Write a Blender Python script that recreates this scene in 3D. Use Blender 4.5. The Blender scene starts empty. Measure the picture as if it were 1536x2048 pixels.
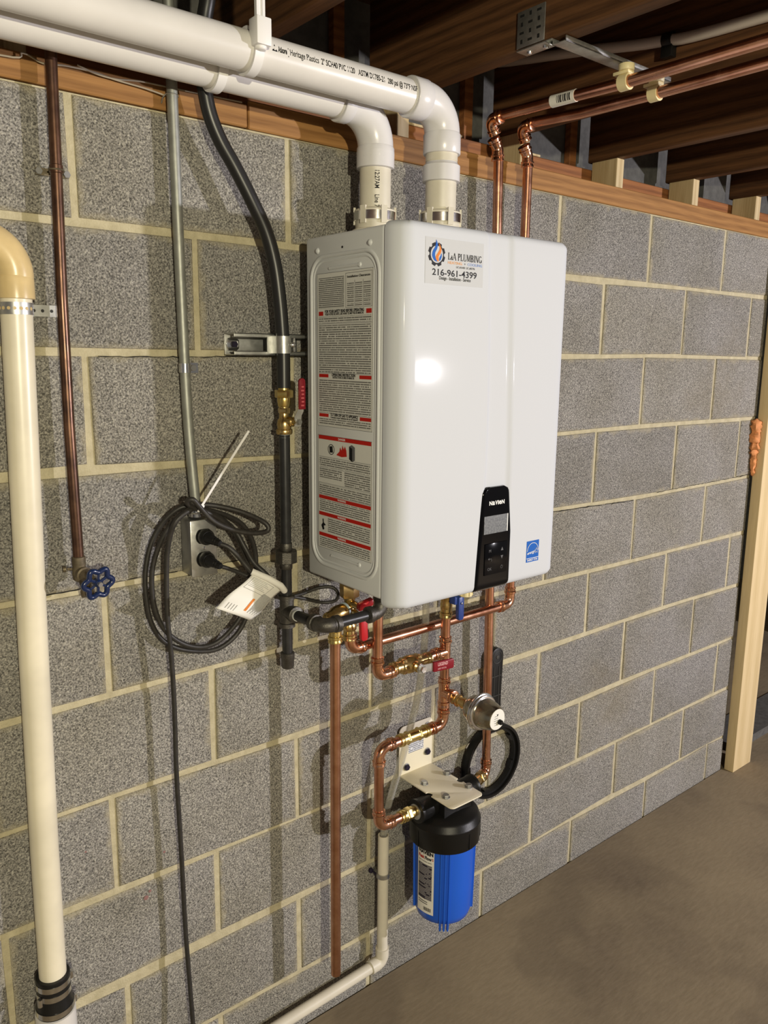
import bpy, bmesh, math, random
from mathutils import Vector, Matrix
random.seed(7)
S = bpy.context.scene
COL = S.collection
PI = math.pi

# ------------------------------------------------------------------ camera
cam_d = bpy.data.cameras.new('camera')
cam = bpy.data.objects.new('camera', cam_d); COL.objects.link(cam)
def cam_matrix(loc, yaw, pitch, roll):
    R = Matrix.Rotation(yaw, 3, 'Z') @ Matrix.Rotation(pitch, 3, 'X') @ Matrix.Rotation(roll, 3, 'Y')
    r, f, u = R @ Vector((1,0,0)), R @ Vector((0,1,0)), R @ Vector((0,0,1))
    m = Matrix((r, u, -f)).transposed().to_4x4(); m.translation = loc
    return m
cam.matrix_world = cam_matrix((-0.459, -1.3598, 1.5613), math.radians(-39.0737), math.radians(-11.1921), math.radians(-0.5985))
cam_d.sensor_fit = 'VERTICAL'; cam_d.sensor_height = 36.0; cam_d.sensor_width = 27.0
cam_d.lens = 1579.762 / 2048 * 36.0
cam_d.clip_start = 0.02
S.camera = cam
# ------------------------------------------------------------------ world, lights, exposure
W = bpy.data.worlds.new('world'); S.world = W; W.use_nodes = True
W.node_tree.nodes['Background'].inputs[0].default_value = (1.0, 0.95, 0.88, 1)
W.node_tree.nodes['Background'].inputs[1].default_value = 0.13
def lamp(name, loc, energy, color, radius):
    l = bpy.data.lights.new(name, 'POINT'); l.energy = energy; l.color = color; l.shadow_soft_size = radius
    o = bpy.data.objects.new(name, l); COL.objects.link(o); o.location = loc
    return o
lamp('work_lamp', (3.22, -3.40, 1.46), 400, (1.0, 0.955, 1.0), 0.04)
lamp('ceiling_bulb', (-0.75, -3.00, 1.78), 205, (1.0, 0.92, 0.66), 0.03)
S.view_settings.view_transform = 'Standard'; S.view_settings.look = 'None'
S.view_settings.exposure = 0.22; S.view_settings.gamma = 1.0; S.view_settings.use_curve_mapping = False

# ------------------------------------------------------------------ materials
def new_mat(name):
    m = bpy.data.materials.new(name); m.use_nodes = True
    return m, m.node_tree, m.node_tree.nodes['Principled BSDF']
def node(nt, t, **kw):
    n = nt.nodes.new(t)
    for k, v in kw.items():
        if k.startswith('i_'):
            key = k[2:]; key = int(key) if key.isdigit() else key.replace('_', ' ')
            n.inputs[key].default_value = v
        else: setattr(n, k, v)
    return n
def noise(nt, vec, scale, detail=2, rough=.5):
    n = node(nt, 'ShaderNodeTexNoise', i_Scale=scale, i_Detail=detail, i_Roughness=rough)
    if vec: nt.links.new(vec, n.inputs['Vector'])
    return n.outputs[0]
def ramp(nt, fac, stops, interp='LINEAR'):
    r = node(nt, 'ShaderNodeValToRGB'); e = r.color_ramp.elements; r.color_ramp.interpolation = interp
    while len(e) < len(stops): e.new(.5)
    for s, (p, c) in zip(e, stops): s.position = p; s.color = (*c, 1) if len(c) == 3 else c
    nt.links.new(fac, r.inputs[0]); return r.outputs[0]
def mix(nt, fac, a, b, mode='MIX'):
    m = node(nt, 'ShaderNodeMix', data_type='RGBA', blend_type=mode)
    for i, v in ((0, fac), (6, a), (7, b)):
        if isinstance(v, (int, float)): m.inputs[i].default_value = v
        elif isinstance(v, tuple): m.inputs[i].default_value = (*v, 1)
        else: nt.links.new(v, m.inputs[i])
    return m.outputs[2]
def math_n(nt, op, a, b=None, c=None):
    m = node(nt, 'ShaderNodeMath', operation=op)
    for i, v in enumerate((a, b, c)):
        if v is None: continue
        if isinstance(v, (int, float)): m.inputs[i].default_value = v
        else: nt.links.new(v, m.inputs[i])
    return m.outputs[0]
def bump(nt, bsdf, h, strength, dist):
    b = node(nt, 'ShaderNodeBump', i_Strength=strength, i_Distance=dist)
    nt.links.new(h, b.inputs['Height']); nt.links.new(b.outputs[0], bsdf.inputs['Normal'])
def objco(nt): return node(nt, 'ShaderNodeTexCoord').outputs['Object']
def stretch(nt, vec, s):
    m = node(nt, 'ShaderNodeMapping'); m.inputs['Scale'].default_value = s
    nt.links.new(vec, m.inputs[0]); return m.outputs[0]
MATS = {}
def M(name, col, rough=.5, metal=0.0, var=0.0, scale=40, bmp=0.0, bscale=300, coat=0.0, rvar=0.0, spec=.5, dark=None):
    if name in MATS: return MATS[name]
    m, nt, b = new_mat(name)
    b.inputs['Base Color'].default_value = (*col, 1); b.inputs['Roughness'].default_value = rough
    b.inputs['Metallic'].default_value = metal; b.inputs['Coat Weight'].default_value = coat
    b.inputs['Specular IOR Level'].default_value = spec
    co = objco(nt)
    if var or dark:
        d = dark or tuple(c * (1 - var) for c in col)
        nt.links.new(mix(nt, ramp(nt, noise(nt, co, scale, 4, .6), [(.35, (0,0,0)), (.65, (1,1,1))]), d, col), b.inputs['Base Color'])
    if rvar:
        v = math_n(nt, 'MULTIPLY_ADD', noise(nt, co, scale*1.7, 3), rvar, max(rough - rvar/2, .02))
        nt.links.new(v, b.inputs['Roughness'])
    if bmp: bump(nt, b, noise(nt, co, bscale, 3), bmp, .001)
    MATS[name] = m; return m

def block_mat():
    m, nt, b = new_mat('cinder_block')
    tc = node(nt, 'ShaderNodeTexCoord'); co = tc.outputs['Object']
    oi = node(nt, 'ShaderNodeObjectInfo')
    rt = node(nt, 'ShaderNodeMapping'); rt.inputs['Rotation'].default_value = (.41, .67, .29); nt.links.new(co, rt.inputs[0]); co = rt.outputs[0]
    n1 = noise(nt, co, 330, 2.5, .65); n2 = noise(nt, co, 5, 3); n3 = noise(nt, co, 90, 2, .6)
    grain = ramp(nt, n1, [(.33, (.080,.077,.075)), (.46, (.235,.227,.218)), (.56, (.350,.338,.322)), (.68, (.57,.55,.51))])
    col = mix(nt, ramp(nt, n2, [(.35,(0,0,0)),(.65,(1,1,1))]), grain, (.86,.85,.80), 'MULTIPLY')
    rnd = ramp(nt, oi.outputs['Random'], [(0,(.91,.91,.92)), (1,(1.06,1.05,1.02))])
    col = mix(nt, 1.0, col, rnd, 'MULTIPLY')
    # mortar smeared over the arrises of each block
    sx = node(nt, 'ShaderNodeSeparateXYZ'); nt.links.new(tc.outputs['Generated'], sx.inputs[0])
    def edge(o, w): 
        return math_n(nt, 'MULTIPLY', math_n(nt, 'MINIMUM', o, math_n(nt, 'SUBTRACT', 1.0, o)), w)
    d = math_n(nt, 'MINIMUM', edge(sx.outputs[0], .395), edge(sx.outputs[2], .192))
    d = math_n(nt, 'ADD', d, math_n(nt, 'MULTIPLY', noise(nt, co, 24, 5, .65), .050))
    sm = ramp(nt, d, [(.0230, (1,1,1)), (.0360, (0,0,0))])
    col = mix(nt, math_n(nt, 'MULTIPLY', sm, .68), col, (.43,.385,.275))
    stain = ramp(nt, noise(nt, co, 2.1, 5, .6), [(.60,(0,0,0)), (.72,(1,1,1))])
    col = mix(nt, math_n(nt, 'MULTIPLY', stain, .22), col, (.22,.17,.08))
    nt.links.new(col, b.inputs['Base Color']); b.inputs['Roughness'].default_value = .95
    b.inputs['Specular IOR Level'].default_value = .15
    bump(nt, b, math_n(nt, 'ADD', n1, math_n(nt, 'MULTIPLY', n3, .5)), .9, .004)
    return m
def mortar_mat():
    m, nt, b = new_mat('mortar'); co = objco(nt)
    col = ramp(nt, noise(nt, co, 30, 5, .7), [(.3,(.40,.355,.235)), (.7,(.57,.515,.36))])
    nt.links.new(col, b.inputs['Base Color']); b.inputs['Roughness'].default_value = .9
    b.inputs['Specular IOR Level'].default_value = .15
    bump(nt, b, math_n(nt, 'ADD', noise(nt, co, 45, 4), math_n(nt, 'MULTIPLY', noise(nt, co, 300, 2), .3)), .7, .006)
    return m
def wood_mat(name, c0, c1, axis, rough=.6, ring=14, spec=.3):
    m, nt, b = new_mat(name); co = objco(nt)
    s = [9, 9, 9]; s[axis] = .7
    v = stretch(nt, co, s)
    w = node(nt, 'ShaderNodeTexWave', i_Scale=ring/9.0, i_Distortion=6.0, i_Detail=3.0, wave_type='RINGS')
    w.rings_direction = 'XYZ'[axis]
    nt.links.new(v, w.inputs['Vector'])
    f = noise(nt, stretch(nt, co, [60 if i != axis else 3 for i in range(3)]), 4, 3)
    g = mix(nt, .68, w.outputs[0], f)
    nt.links.new(ramp(nt, g, [(.25, c0), (.75, c1)]), b.inputs['Base Color'])
    b.inputs['Roughness'].default_value = rough; b.inputs['Specular IOR Level'].default_value = spec
    bump(nt, b, f, .2, .0015)
    return m
def floor_mat():
    m, nt, b = new_mat('concrete_slab'); co = objco(nt)
    big = noise(nt, co, 1.6, 5, .6)
    c = ramp(nt, big, [(.34,(.165,.128,.088)), (.5,(.235,.187,.122)), (.68,(.285,.228,.147))])
    mp = node(nt, 'ShaderNodeMapping'); mp.inputs['Rotation'].default_value = (0,0,math.radians(35)); mp.inputs['Scale'].default_value = (26, 120, 10)
    nt.links.new(co, mp.inputs[0])
    st = noise(nt, mp.outputs[0], 1.0, 4, .6)
    c = mix(nt, .10, c, ramp(nt, st, [(.35,(.07,.055,.04)), (.65,(.40,.34,.26))]))
    dmp = ramp(nt, noise(nt, co, 2.7, 3, .5), [(.56,(0,0,0)), (.63,(1,1,1))])
    c = mix(nt, math_n(nt, 'MULTIPLY', dmp, .30), c, (.11,.085,.062))
    nt.links.new(c, b.inputs['Base Color']); b.inputs['Roughness'].default_value = .75
    b.inputs['Specular IOR Level'].default_value = .25
    bump(nt, b, math_n(nt, 'ADD', st, noise(nt, co, 60, 3)), .16, .003)
    return m
def copper_mat(name, c0, c1, r0, r1):
    m, nt, b = new_mat(name); co = objco(nt)
    n = noise(nt, co, 26, 4, .6)
    nt.links.new(ramp(nt, n, [(.35, c0), (.65, c1)]), b.inputs['Base Color'])
    nt.links.new(math_n(nt, 'MULTIPLY_ADD', n, r1-r0, r0), b.inputs['Roughness'])
    b.inputs['Metallic'].default_value = 1.0
    return m
def print_mat(name, paper, ink, pitch, axis_v, axis_u, dens=.5, word=380):
    # rows of small print: dark broken lines along axis_u, one row every `pitch` metres of axis_v
    m, nt, b = new_mat(name); co = objco(nt)
    sx = node(nt, 'ShaderNodeSeparateXYZ'); nt.links.new(co, sx.inputs[0])
    row = math_n(nt, 'DIVIDE', sx.outputs[axis_v], pitch)
    fr = math_n(nt, 'FRACT', row); on = math_n(nt, 'GREATER_THAN', fr, .42)
    cb = node(nt, 'ShaderNodeCombineXYZ')
    nt.links.new(math_n(nt, 'MULTIPLY', sx.outputs[axis_u], word), cb.inputs[0])
    nt.links.new(math_n(nt, 'MULTIPLY', math_n(nt, 'FLOOR', row), 7.31), cb.inputs[1])
    wn = node(nt, 'ShaderNodeTexNoise', i_Scale=1.0, i_Detail=1.0); nt.links.new(cb.outputs[0], wn.inputs['Vector'])
    wd = math_n(nt, 'GREATER_THAN', wn.outputs[0], 1 - dens - .08)
    nt.links.new(mix(nt, math_n(nt, 'MULTIPLY', math_n(nt, 'MULTIPLY', on, wd), .82), paper, ink), b.inputs['Base Color'])
    b.inputs['Roughness'].default_value = .5
    return m

BLOCK, MORTAR, SLAB = block_mat(), mortar_mat(), floor_mat()
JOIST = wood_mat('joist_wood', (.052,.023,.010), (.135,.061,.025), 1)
PLATE = wood_mat('sill_wood', (.22,.102,.031), (.37,.187,.062), 0)
LEDGER = wood_mat('ledger_wood', (.19,.07,.024), (.34,.135,.045), 0)
PALEW = wood_mat('pale_wood', (.48,.36,.19), (.66,.53,.32), 2)
STUDW = wood_mat('stud_wood', (.60,.46,.24), (.72,.57,.33), 2, ring=5)
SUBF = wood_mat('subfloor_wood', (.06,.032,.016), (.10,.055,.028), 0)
PVCW = M('white_pvc', (.72,.70,.68), .30, var=.07, scale=9, spec=.45)
PVCF = M('white_pvc_fitting', (.71,.70,.72), .26, var=.05, scale=12)
PVCC = M('cream_pvc', (.83,.77,.61), .33, var=.16, scale=7)
PVCE = M('aged_cream_pvc', (.76,.585,.30), .28, var=.22, scale=14)
PVCS = M('pale_cream_pvc', (.70,.655,.55), .4, var=.08, scale=20)
NYLON = M('white_nylon', (.80,.79,.80), .42)
CREAMN = M('cream_nylon', (.78,.68,.40), .45)
COPPER = copper_mat('copper', (.56,.265,.165), (.74,.40,.27), .16, .34)
COPPERB = copper_mat('bright_copper', (.66,.33,.20), (.84,.49,.33), .12, .26)
COPPERD = copper_mat('relief_copper', (.54,.27,.165), (.68,.38,.25), .24, .36)
COPPERO = M('tarnished_copper', (.15,.078,.048), .32, .7, dark=(.065,.033,.023), scale=22, rvar=.3)
BRASS = copper_mat('brass', (.52,.36,.13), (.70,.53,.25), .18, .36)
BRASSY = copper_mat('yellow_brass', (.64,.47,.15), (.80,.64,.28), .22, .38)
BRONZE = copper_mat('bronze', (.36,.24,.10), (.52,.37,.18), .3, .5)
BRASSO = M('aged_brass', (.22,.18,.12), .55, .6, var=.45, scale=70, rvar=.3)
IRON = M('black_iron', (.035,.035,.037), .34, .3, var=.3, scale=60, rvar=.2)
CASTI = M('cast_iron', (.12,.112,.10), .42, .75, var=.35, scale=140, bmp=.5, bscale=700)
HOSE = M('black_hose_jacket', (.014,.014,.015), .36)
CORD = M('black_cord', (.030,.027,.024), .5, var=.4, scale=90)
RUBBER = M('black_rubber', (.010,.010,.010), .34, rvar=.12, spec=.35)
BLKP = M('black_plastic', (.008,.008,.008), .34, spec=.28, bmp=.25, bscale=900)
GALV = M('galvanised_steel', (.58,.58,.56), .40, .9, var=.25, scale=60, rvar=.2)
EMT = M('conduit_steel', (.36,.37,.34), .5, .65, var=.2, scale=40, rvar=.15)
CHROME = M('bright_steel', (.78,.78,.78), .18, 1.0, var=.12, scale=50, rvar=.12)
STEELD = M('grey_steel', (.40,.40,.40), .36, .9)
NICKEL = M('satin_nickel', (.40,.37,.29), .27, 1.0, rvar=.08)
WHITEC = M('white_enamel', (.575,.60,.655), .62, coat=.022, spec=.10)
WHITEC.node_tree.nodes['Principled BSDF'].inputs['Coat Roughness'].default_value = .08
GREYC = M('grey_enamel', (.60,.62,.64), .40, spec=.35)
GLOSSB = M('gloss_black', (.003,.003,.004), .10, spec=.16)
SEALB = M('black_seal', (.01,.01,.01), .6)
RED = M('red_vinyl', (.46,.012,.020), .30, spec=.5)
DRED = M('dark_red_vinyl', (.22,.012,.022), .36, spec=.3)
BLUEV = M('blue_vinyl', (.018,.048,.23), .3)
BLUEH = M('blue_paint', (.006,.018,.075), .25, coat=.3)
SUMP = M('blue_plastic', (.012,.105,.62), .27, spec=.5, bmp=.08, bscale=200)
CREAMP = M('cream_powder_coat', (.80,.745,.59), .42, spec=.35)
PAPER = M('white_paper', (.80,.79,.74), .6)
LABELW = M('label_white', (.66,.665,.64), .42)
STICK = M('sticker_film', (.53,.545,.575), .6, spec=.08)
INK = M('black_ink', (.012,.012,.014), .45, spec=.12)
INKW = M('white_ink', (.85,.85,.85), .45, spec=.12)
INKR = M('red_ink', (.45,.018,.012), .45, spec=.12)
INKO = M('orange_ink', (.66,.20,.025), .45, spec=.12)
INKB = M('blue_ink', (.012,.11,.47), .45, spec=.12)
INKBB = M('pale_blue_ink', (.22,.32,.62), .45, spec=.12)
INKOO = M('pale_orange_ink', (.70,.36,.16), .45, spec=.12)
INKG = M('grey_ink', (.12,.12,.13), .45, spec=.12)
INKN = M('navy_ink', (.022,.018,.035), .4, spec=.12)
LCD = M('lcd_glass', (.17,.18,.185), .35, dark=(.065,.07,.08), scale=260)
FOAM = M('orange_foam', (.80,.33,.12), .8, var=.3, scale=60, bmp=1.0, bscale=90)
PEX = M('pex_pipe', (.52,.47,.43), .42)
COBWEB = M('grey_wire', (.34,.29,.22), .6)
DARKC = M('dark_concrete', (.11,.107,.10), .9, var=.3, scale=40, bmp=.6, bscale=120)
PRINTX = print_mat('fine_print_side', (.66,.665,.64), (.05,.05,.05), .0040, 2, 1, .55)
PRINTXS = print_mat('fine_print_dense', (.64,.645,.62), (.06,.06,.06), .0034, 2, 1, .6)
PRINTL = print_mat('fine_print_pale', (.022,.018,.035), (.34,.33,.35), .0042, 2, 0, .5, 260)
PRINTT = print_mat('fine_print_tag', (.80,.79,.74), (.25,.23,.22), .0046, 2, 0, .6, 300)
PRINTB = print_mat('fine_print_plate', (.72,.74,.79), (.10,.11,.16), .0050, 2, 0, .55, 300)
def clear_mat():
    m, nt, b = new_mat('clear_vinyl')
    t = node(nt, 'ShaderNodeBsdfTransparent'); t.inputs[0].default_value = (.90,.89,.86,1)
    b.inputs['Base Color'].default_value = (.7,.7,.68,1); b.inputs['Roughness'].default_value = .12
    lw = node(nt, 'ShaderNodeLayerWeight'); lw.inputs[0].default_value = .35
    mx = node(nt, 'ShaderNodeMixShader')
    nt.links.new(math_n(nt, 'MULTIPLY_ADD', lw.outputs[1], .45, .07), mx.inputs[0])
    nt.links.new(t.outputs[0], mx.inputs[1]); nt.links.new(b.outputs[0], mx.inputs[2])
    nt.links.new(mx.outputs[0], nt.nodes['Material Output'].inputs[0])
    return m
CLEAR = clear_mat()

# ------------------------------------------------------------------ mesh helpers
def basis(d):
    d = Vector(d).normalized()
    a = Vector((0,0,1)) if abs(d.z) < .9 else Vector((1,0,0))
    u = a.cross(d).normalized(); return u, d.cross(u).normalized(), d
class MB:
    def __init__(s): s.v, s.f, s.m = [], [], []
    def add(s, vs, fs, mi=0):
        o = len(s.v); s.v += [tuple(p) for p in vs]; s.f += [tuple(i+o for i in f) for f in fs]; s.m += [mi]*len(fs)
        return s
    def box(s, x0, y0, z0, x1, y1, z1, mi=0):
        x0, x1 = sorted((x0, x1)); y0, y1 = sorted((y0, y1)); z0, z1 = sorted((z0, z1))
        return s.add([(x0,y0,z0),(x1,y0,z0),(x1,y1,z0),(x0,y1,z0),(x0,y0,z1),(x1,y0,z1),(x1,y1,z1),(x0,y1,z1)],
              [(0,3,2,1),(4,5,6,7),(0,1,5,4),(1,2,6,5),(2,3,7,6),(3,0,4,7)], mi)
    def obox(s, c, u, v, w, a, b, h, mi=0):
        c, u, v, w = Vector(c), Vector(u).normalized(), Vector(v).normalized(), Vector(w).normalized()
        P = [c + u*a*i/2 + v*b*j/2 + w*h*k/2 for k in (-1,1) for i, j in ((-1,-1),(1,-1),(1,1),(-1,1))]
        return s.add(P, [(0,3,2,1),(4,5,6,7),(0,1,5,4),(1,2,6,5),(2,3,7,6),(3,0,4,7)], mi)
    def lathe(s, o, d, prof, n=24, mi=0, caps=True, rot=0.0):
        o = Vector(o); u, v, w = basis(d); P, F = [], []
        for t, r in prof:
            for k in range(n):
                a = 2*PI*k/n + rot; P.append(o + w*t + (u*math.cos(a) + v*math.sin(a))*max(r, 1e-5))
        for i in range(len(prof)-1):
            for k in range(n):
                a, b = i*n+k, i*n+(k+1) % n; F.append((a, b, b+n, a+n))
        if caps:
            F.append(tuple(range(n-1, -1, -1))); F.append(tuple(range((len(prof)-1)*n, len(prof)*n)))
        return s.add(P, F, mi)
    def cyl(s, a, b, r, n=20, mi=0, r2=None):
        a, b = Vector(a), Vector(b); L = (b-a).length
        return s.lathe(a, b-a, [(0, r), (L, r if r2 is None else r2)], n, mi)
    def hexp(s, a, b, r, mi=0, rot=0.0, n=6):
        a, b = Vector(a), Vector(b); L = (b-a).length; c = min(.0015, L*.2)
        return s.lathe(a, b-a, [(0, r*.93), (c, r), (L-c, r), (L, r*.93)], n, mi, True, rot)
    def tube(s, pts, r, n=12, mi=0, closed=False, caps=True):
        P = [Vector(p) for p in pts]; N = len(P); R = r if isinstance(r, (list, tuple)) else [r]*N
        T = []
        for i in range(N):
            a = P[(i-1) % N] if (closed or i > 0) else P[i]; b = P[(i+1) % N] if (closed or i < N-1) else P[i]
            T.append((b-a).normalized())
        u, _, _ = basis(T[0]); V, F = [], []
        for i in range(N):
            u = (u - T[i]*u.dot(T[i])).normalized(); v = T[i].cross(u)
            for k in range(n):
                a = 2*PI*k/n; V.append(P[i] + (u*math.cos(a) + v*math.sin(a))*R[i])
        for i in range(N if closed else N-1):
            j = (i+1) % N
            for k in range(n):
                l = (k+1) % n; F.append((i*n+k, i*n+l, j*n+l, j*n+k))
        if caps and not closed:
            F.append(tuple(range(n-1, -1, -1))); F.append(tuple(range((N-1)*n, N*n)))
        return s.add(V, F, mi)
    def torus(s, c, d, R, r, n=32, k=10, mi=0, a0=0.0, a1=2*PI):
        u, v, w = basis(d); c = Vector(c); full = a1-a0 > 6.28
        m = n if full else n+1
        pts = [c + (u*math.cos(a0+(a1-a0)*i/n) + v*math.sin(a0+(a1-a0)*i/n))*R for i in range(m)]
        return s.tube(pts, r, k, mi, closed=full)
    def prism(s, poly, o, u, v, t, mi=0):
        # polygon (a, b) in the plane o + a*u + b*v, extruded by vector t
        o, u, v, t = Vector(o), Vector(u), Vector(v), Vector(t); n = len(poly)
        A = [o + u*a + v*b for a, b in poly]; 
        return s.add(A + [p + t for p in A], [tuple(range(n-1, -1, -1)), tuple(range(n, 2*n))] + [(i, (i+1) % n, (i+1) % n+n, i+n) for i in range(n)], mi)
    def build(s, name, mats, parent=None, bevel=0.0, smooth=40, seg=2):
        me = bpy.data.meshes.new(name); me.from_pydata(s.v, [], s.f); me.update()
        mats = mats if isinstance(mats, (list, tuple)) else [mats]
        for m in mats: me.materials.append(m)
        for p, i in zip(me.polygons, s.m): p.material_index = i
        bm = bmesh.new(); bm.from_mesh(me)
        bmesh.ops.recalc_face_normals(bm, faces=bm.faces)
        if bevel:
            es = [e for e in bm.edges if len(e.link_faces) == 2 and e.calc_face_angle(0) > .5]
            bmesh.ops.bevel(bm, geom=es, offset=bevel, segments=seg, affect='EDGES', profile=.5, clamp_overlap=True)
        bm.to_mesh(me); bm.free()
        if smooth:
            me.shade_smooth(); me.set_sharp_from_angle(angle=math.radians(smooth))
        return link(name, me, parent)
WORLD = {}
def link(name, data, parent=None):
    o = bpy.data.objects.new(name, data); COL.objects.link(o)
    if parent is not None:
        o.parent = parent; o.matrix_parent_inverse = Matrix.Translation(-Vector(WORLD.get(parent.name, (0,0,0))))
    return o
def tag(o, label, cat, group=None):
    o['label'] = label; o['category'] = cat
    if group: o['group'] = group
    return o
def thing(name, label, cat, loc, group=None):
    o = bpy.data.objects.new(name, None); COL.objects.link(o); o.location = loc
    o.empty_display_size = .05; WORLD[o.name] = tuple(loc)
    return tag(o, label, cat, group)
def struct(o): o['kind'] = 'structure'; return o
def catmull(pts, k=8):
    P = [Vector(p) for p in pts]; out = []
    for i in range(len(P)-1):
        p0, p1, p2, p3 = P[max(i-1, 0)], P[i], P[i+1], P[min(i+2, len(P)-1)]
        for j in range(k):
            t = j/k
            out.append(.5*((2*p1) + (p2-p0)*t + (2*p0-5*p1+4*p2-p3)*t*t + (3*p1-p0-3*p2+p3)*t**3))
    return out + [P[-1]]
def arc_corner(c, din, dout, R, n=10):
    # points of a fillet of radius R where a run along din turns to dout at corner c
    c, a, b = Vector(c), Vector(din).normalized(), Vector(dout).normalized()
    ang = a.angle(b); t = R*math.tan(ang/2); p = c - a*t
    k = (b - a*a.dot(b)).normalized(); o = p + k*R
    return [o - k*R*math.cos(ang*i/n) + a*R*math.sin(ang*i/n) for i in range(n+1)]
def text_mesh(body, size, bold=0.0, align='LEFT', width=None):
    cu = bpy.data.curves.new('lettering', 'FONT'); cu.body = body; cu.size = size; cu.align_x = align; cu.offset = bold
    cu.resolution_u = 3
    o = bpy.data.objects.new('lettering', cu); COL.objects.link(o)
    me = bpy.data.meshes.new_from_object(o.evaluated_get(bpy.context.evaluated_depsgraph_get()))
    bpy.data.objects.remove(o); bpy.data.curves.remove(cu)
    vs = [v.co.copy() for v in me.vertices]; fs = [tuple(p.vertices) for p in me.polygons]
    bpy.data.meshes.remove(me)
    if width and vs:
        x0, x1 = min(v.x for v in vs), max(v.x for v in vs); k = width/(x1-x0)
        xc = {'LEFT': x0, 'CENTER': (x0+x1)/2, 'RIGHT': x1}[align]
        for v in vs: v.x = (v.x-xc)*k
    return vs, fs
def text_on(mb, body, size, o, u, v, bold=0.0, align='LEFT', width=None, mi=0, fn=None):
    vs, fs = text_mesh(body, size, bold, align, width)
    o, u, v = Vector(o), Vector(u), Vector(v)
    mb.add([fn(p.x, p.y) if fn else o + u*p.x + v*p.y for p in vs], fs, mi); return mb

# ------------------------------------------------------------------ setting: floor, wall, ceiling
mb = MB(); mb.box(-3.2, -4.6, -.12, 5.0, -.0045, 0.0); mb.box(2.345, -.0045, -.12, 5.0, .19, 0.0)
floor = struct(mb.build('floor', SLAB))
MOD, CRS = .4064, .2032
BED = {1: [(-.12,.003),(0,.005),(.12,.002),(.25,.004),(.43,.002),(1.24,.002),(1.41,-.001),(1.62,.006),(2.3,.006)],
 2: [(-.08,.003),(0,-.001),(.2,-.001),(.27,.002),(1.24,.001),(1.63,.008),(2.3,.003)],
 3: [(-.1,.002),(0,.008),(.37,-.002),(1.24,-.001),(1.61,.003),(2.36,-.002)],
 4: [(-.1,-.006),(.04,-.002),(1.25,-.004),(1.64,-.013),(2.37,-.006)],
 5: [(-.18,-.009),(0,-.004),(.18,-.001),(1.11,-.003),(1.41,-.008),(1.83,-.0095),(2.34,-.011)],
 6: [(-.2,-.007),(-.1,0),(.02,-.001),(.21,-.005),(.3,-.009),(1.07,.002),(1.22,-.003),(1.42,.003),(1.83,.004),(2.37,-.008)],
 7: [(-.21,.005),(-.1,-.002),(0,.005),(.2,.001),(.41,-.005),(1.14,.002),(1.4,-.006),(1.63,.001),(2.06,-.006),(2.37,-.0095)],
 8: [(-.1,.008),(0,-.006),(.2,.009),(.41,0),(1.08,.007),(1.22,0),(1.62,-.002),(2.02,-.004),(2.37,-.0065)],
 9: [(.17,.012),(.41,.006),(1.22,.002),(1.62,.012),(1.83,-.004),(2.24,.004),(2.37,-.008)]}
def bed(j, x):
    if j == 0: return 1.963
    if j == 10: return -.06
    z = 1.765 - (j-1)*CRS; p = BED[j]
    if x <= p[0][0]: return z + p[0][1]
    for (a, b), (c, d) in zip(p, p[1:]):
        if x <= c: return z + b + (d-b)*(x-a)/(c-a)
    return z + p[-1][1]
XL, XR = -1.25, 2.345
mb = MB(); mb.box(XL, .0035, -.08, XR, .19, 1.963)
wall = struct(mb.build('wall_back', MORTAR))
JOFF = {(0,0):-.003,(0,1):-.004,(0,3):-.009,(0,4):-.009,(0,5):-.004,(1,3):-.009,(1,4):-.006,(2,0):-.001,(3,3):-.004,(3,4):.005,(4,4):.008,(4,5):.012,(4,0):.007,(5,4):.006,(5,5):.012,(5,0):.007,(7,3):-.004,(7,4):-.006,(8,0):.006,(9,3):-.012,(9,4):-.01,(9,5):-.011}
for c in range(10):
    half = .5 if c % 2 else 0.0
    xs = []
    for n in range(-4, 8):
        x = (n + half)*MOD + JOFF.get((c, n), random.uniform(-.003, .003))
        xs.append(x)
    xs = [x for x in xs if XL < x < XR - .03]
    xs = [XL] + xs + [XR]
    for a, b in zip(xs, xs[1:]):
        if b - a < .05: continue
        h = .0058; ga = h if a > XL else 0; gb = h if b < XR else -.0
        x0, x1 = a+ga, b-gb
        j = lambda: random.uniform(-.0015, .0015)
        top = h if c else .002; bot = h if c < 9 else 0
        q = [(x0+j(), bed(c+1, x0)+bot+j()), (x1+j(), bed(c+1, x1)+bot+j()), (x1+j(), bed(c, x1)-top+j()), (x0+j(), bed(c, x0)-top+j())]
        yf = random.uniform(-.0022, .0004)
        e = .0035; sg = [(1,1),(-1,1),(-1,-1),(1,-1)]
        V = [(px, .06, pz) for px, pz in q] + [(px, yf+.004, pz) for px, pz in q] + \
            [(px+sx*e*.5, yf+.0010, pz+sz*e*.5) for (px, pz), (sx, sz) in zip(q, sg)] + [(px+sx*e*1.6, yf, pz+sz*e*1.6) for (px, pz), (sx, sz) in zip(q, sg)]
        F = [(12,13,14,15)]
        for l in range(3):
            for k in range(4): F.append((l*4+k, l*4+(k+1) % 4, (l+1)*4+(k+1) % 4, (l+1)*4+k))
        m2 = MB(); m2.add(V, F); m2.build('concrete_block', BLOCK, wall, smooth=50)
CRACK = M('dark_crack', (.02,.018,.015), .9)
def crack(j, xa, xb, off):
    k = int((xb-xa)/.012); rc = random.Random(j*10+int(xa*10))
    P = [(xa+(xb-xa)*i/k, -.0005, bed(j, xa+(xb-xa)*i/k)+off+rc.uniform(-.0016,.0016)) for i in range(k+1)]
    m3 = MB(); m3.tube(P, [.0004+.0011*rc.random() for _ in P], 6); m3.build('mortar_crack', CRACK, wall)
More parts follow.
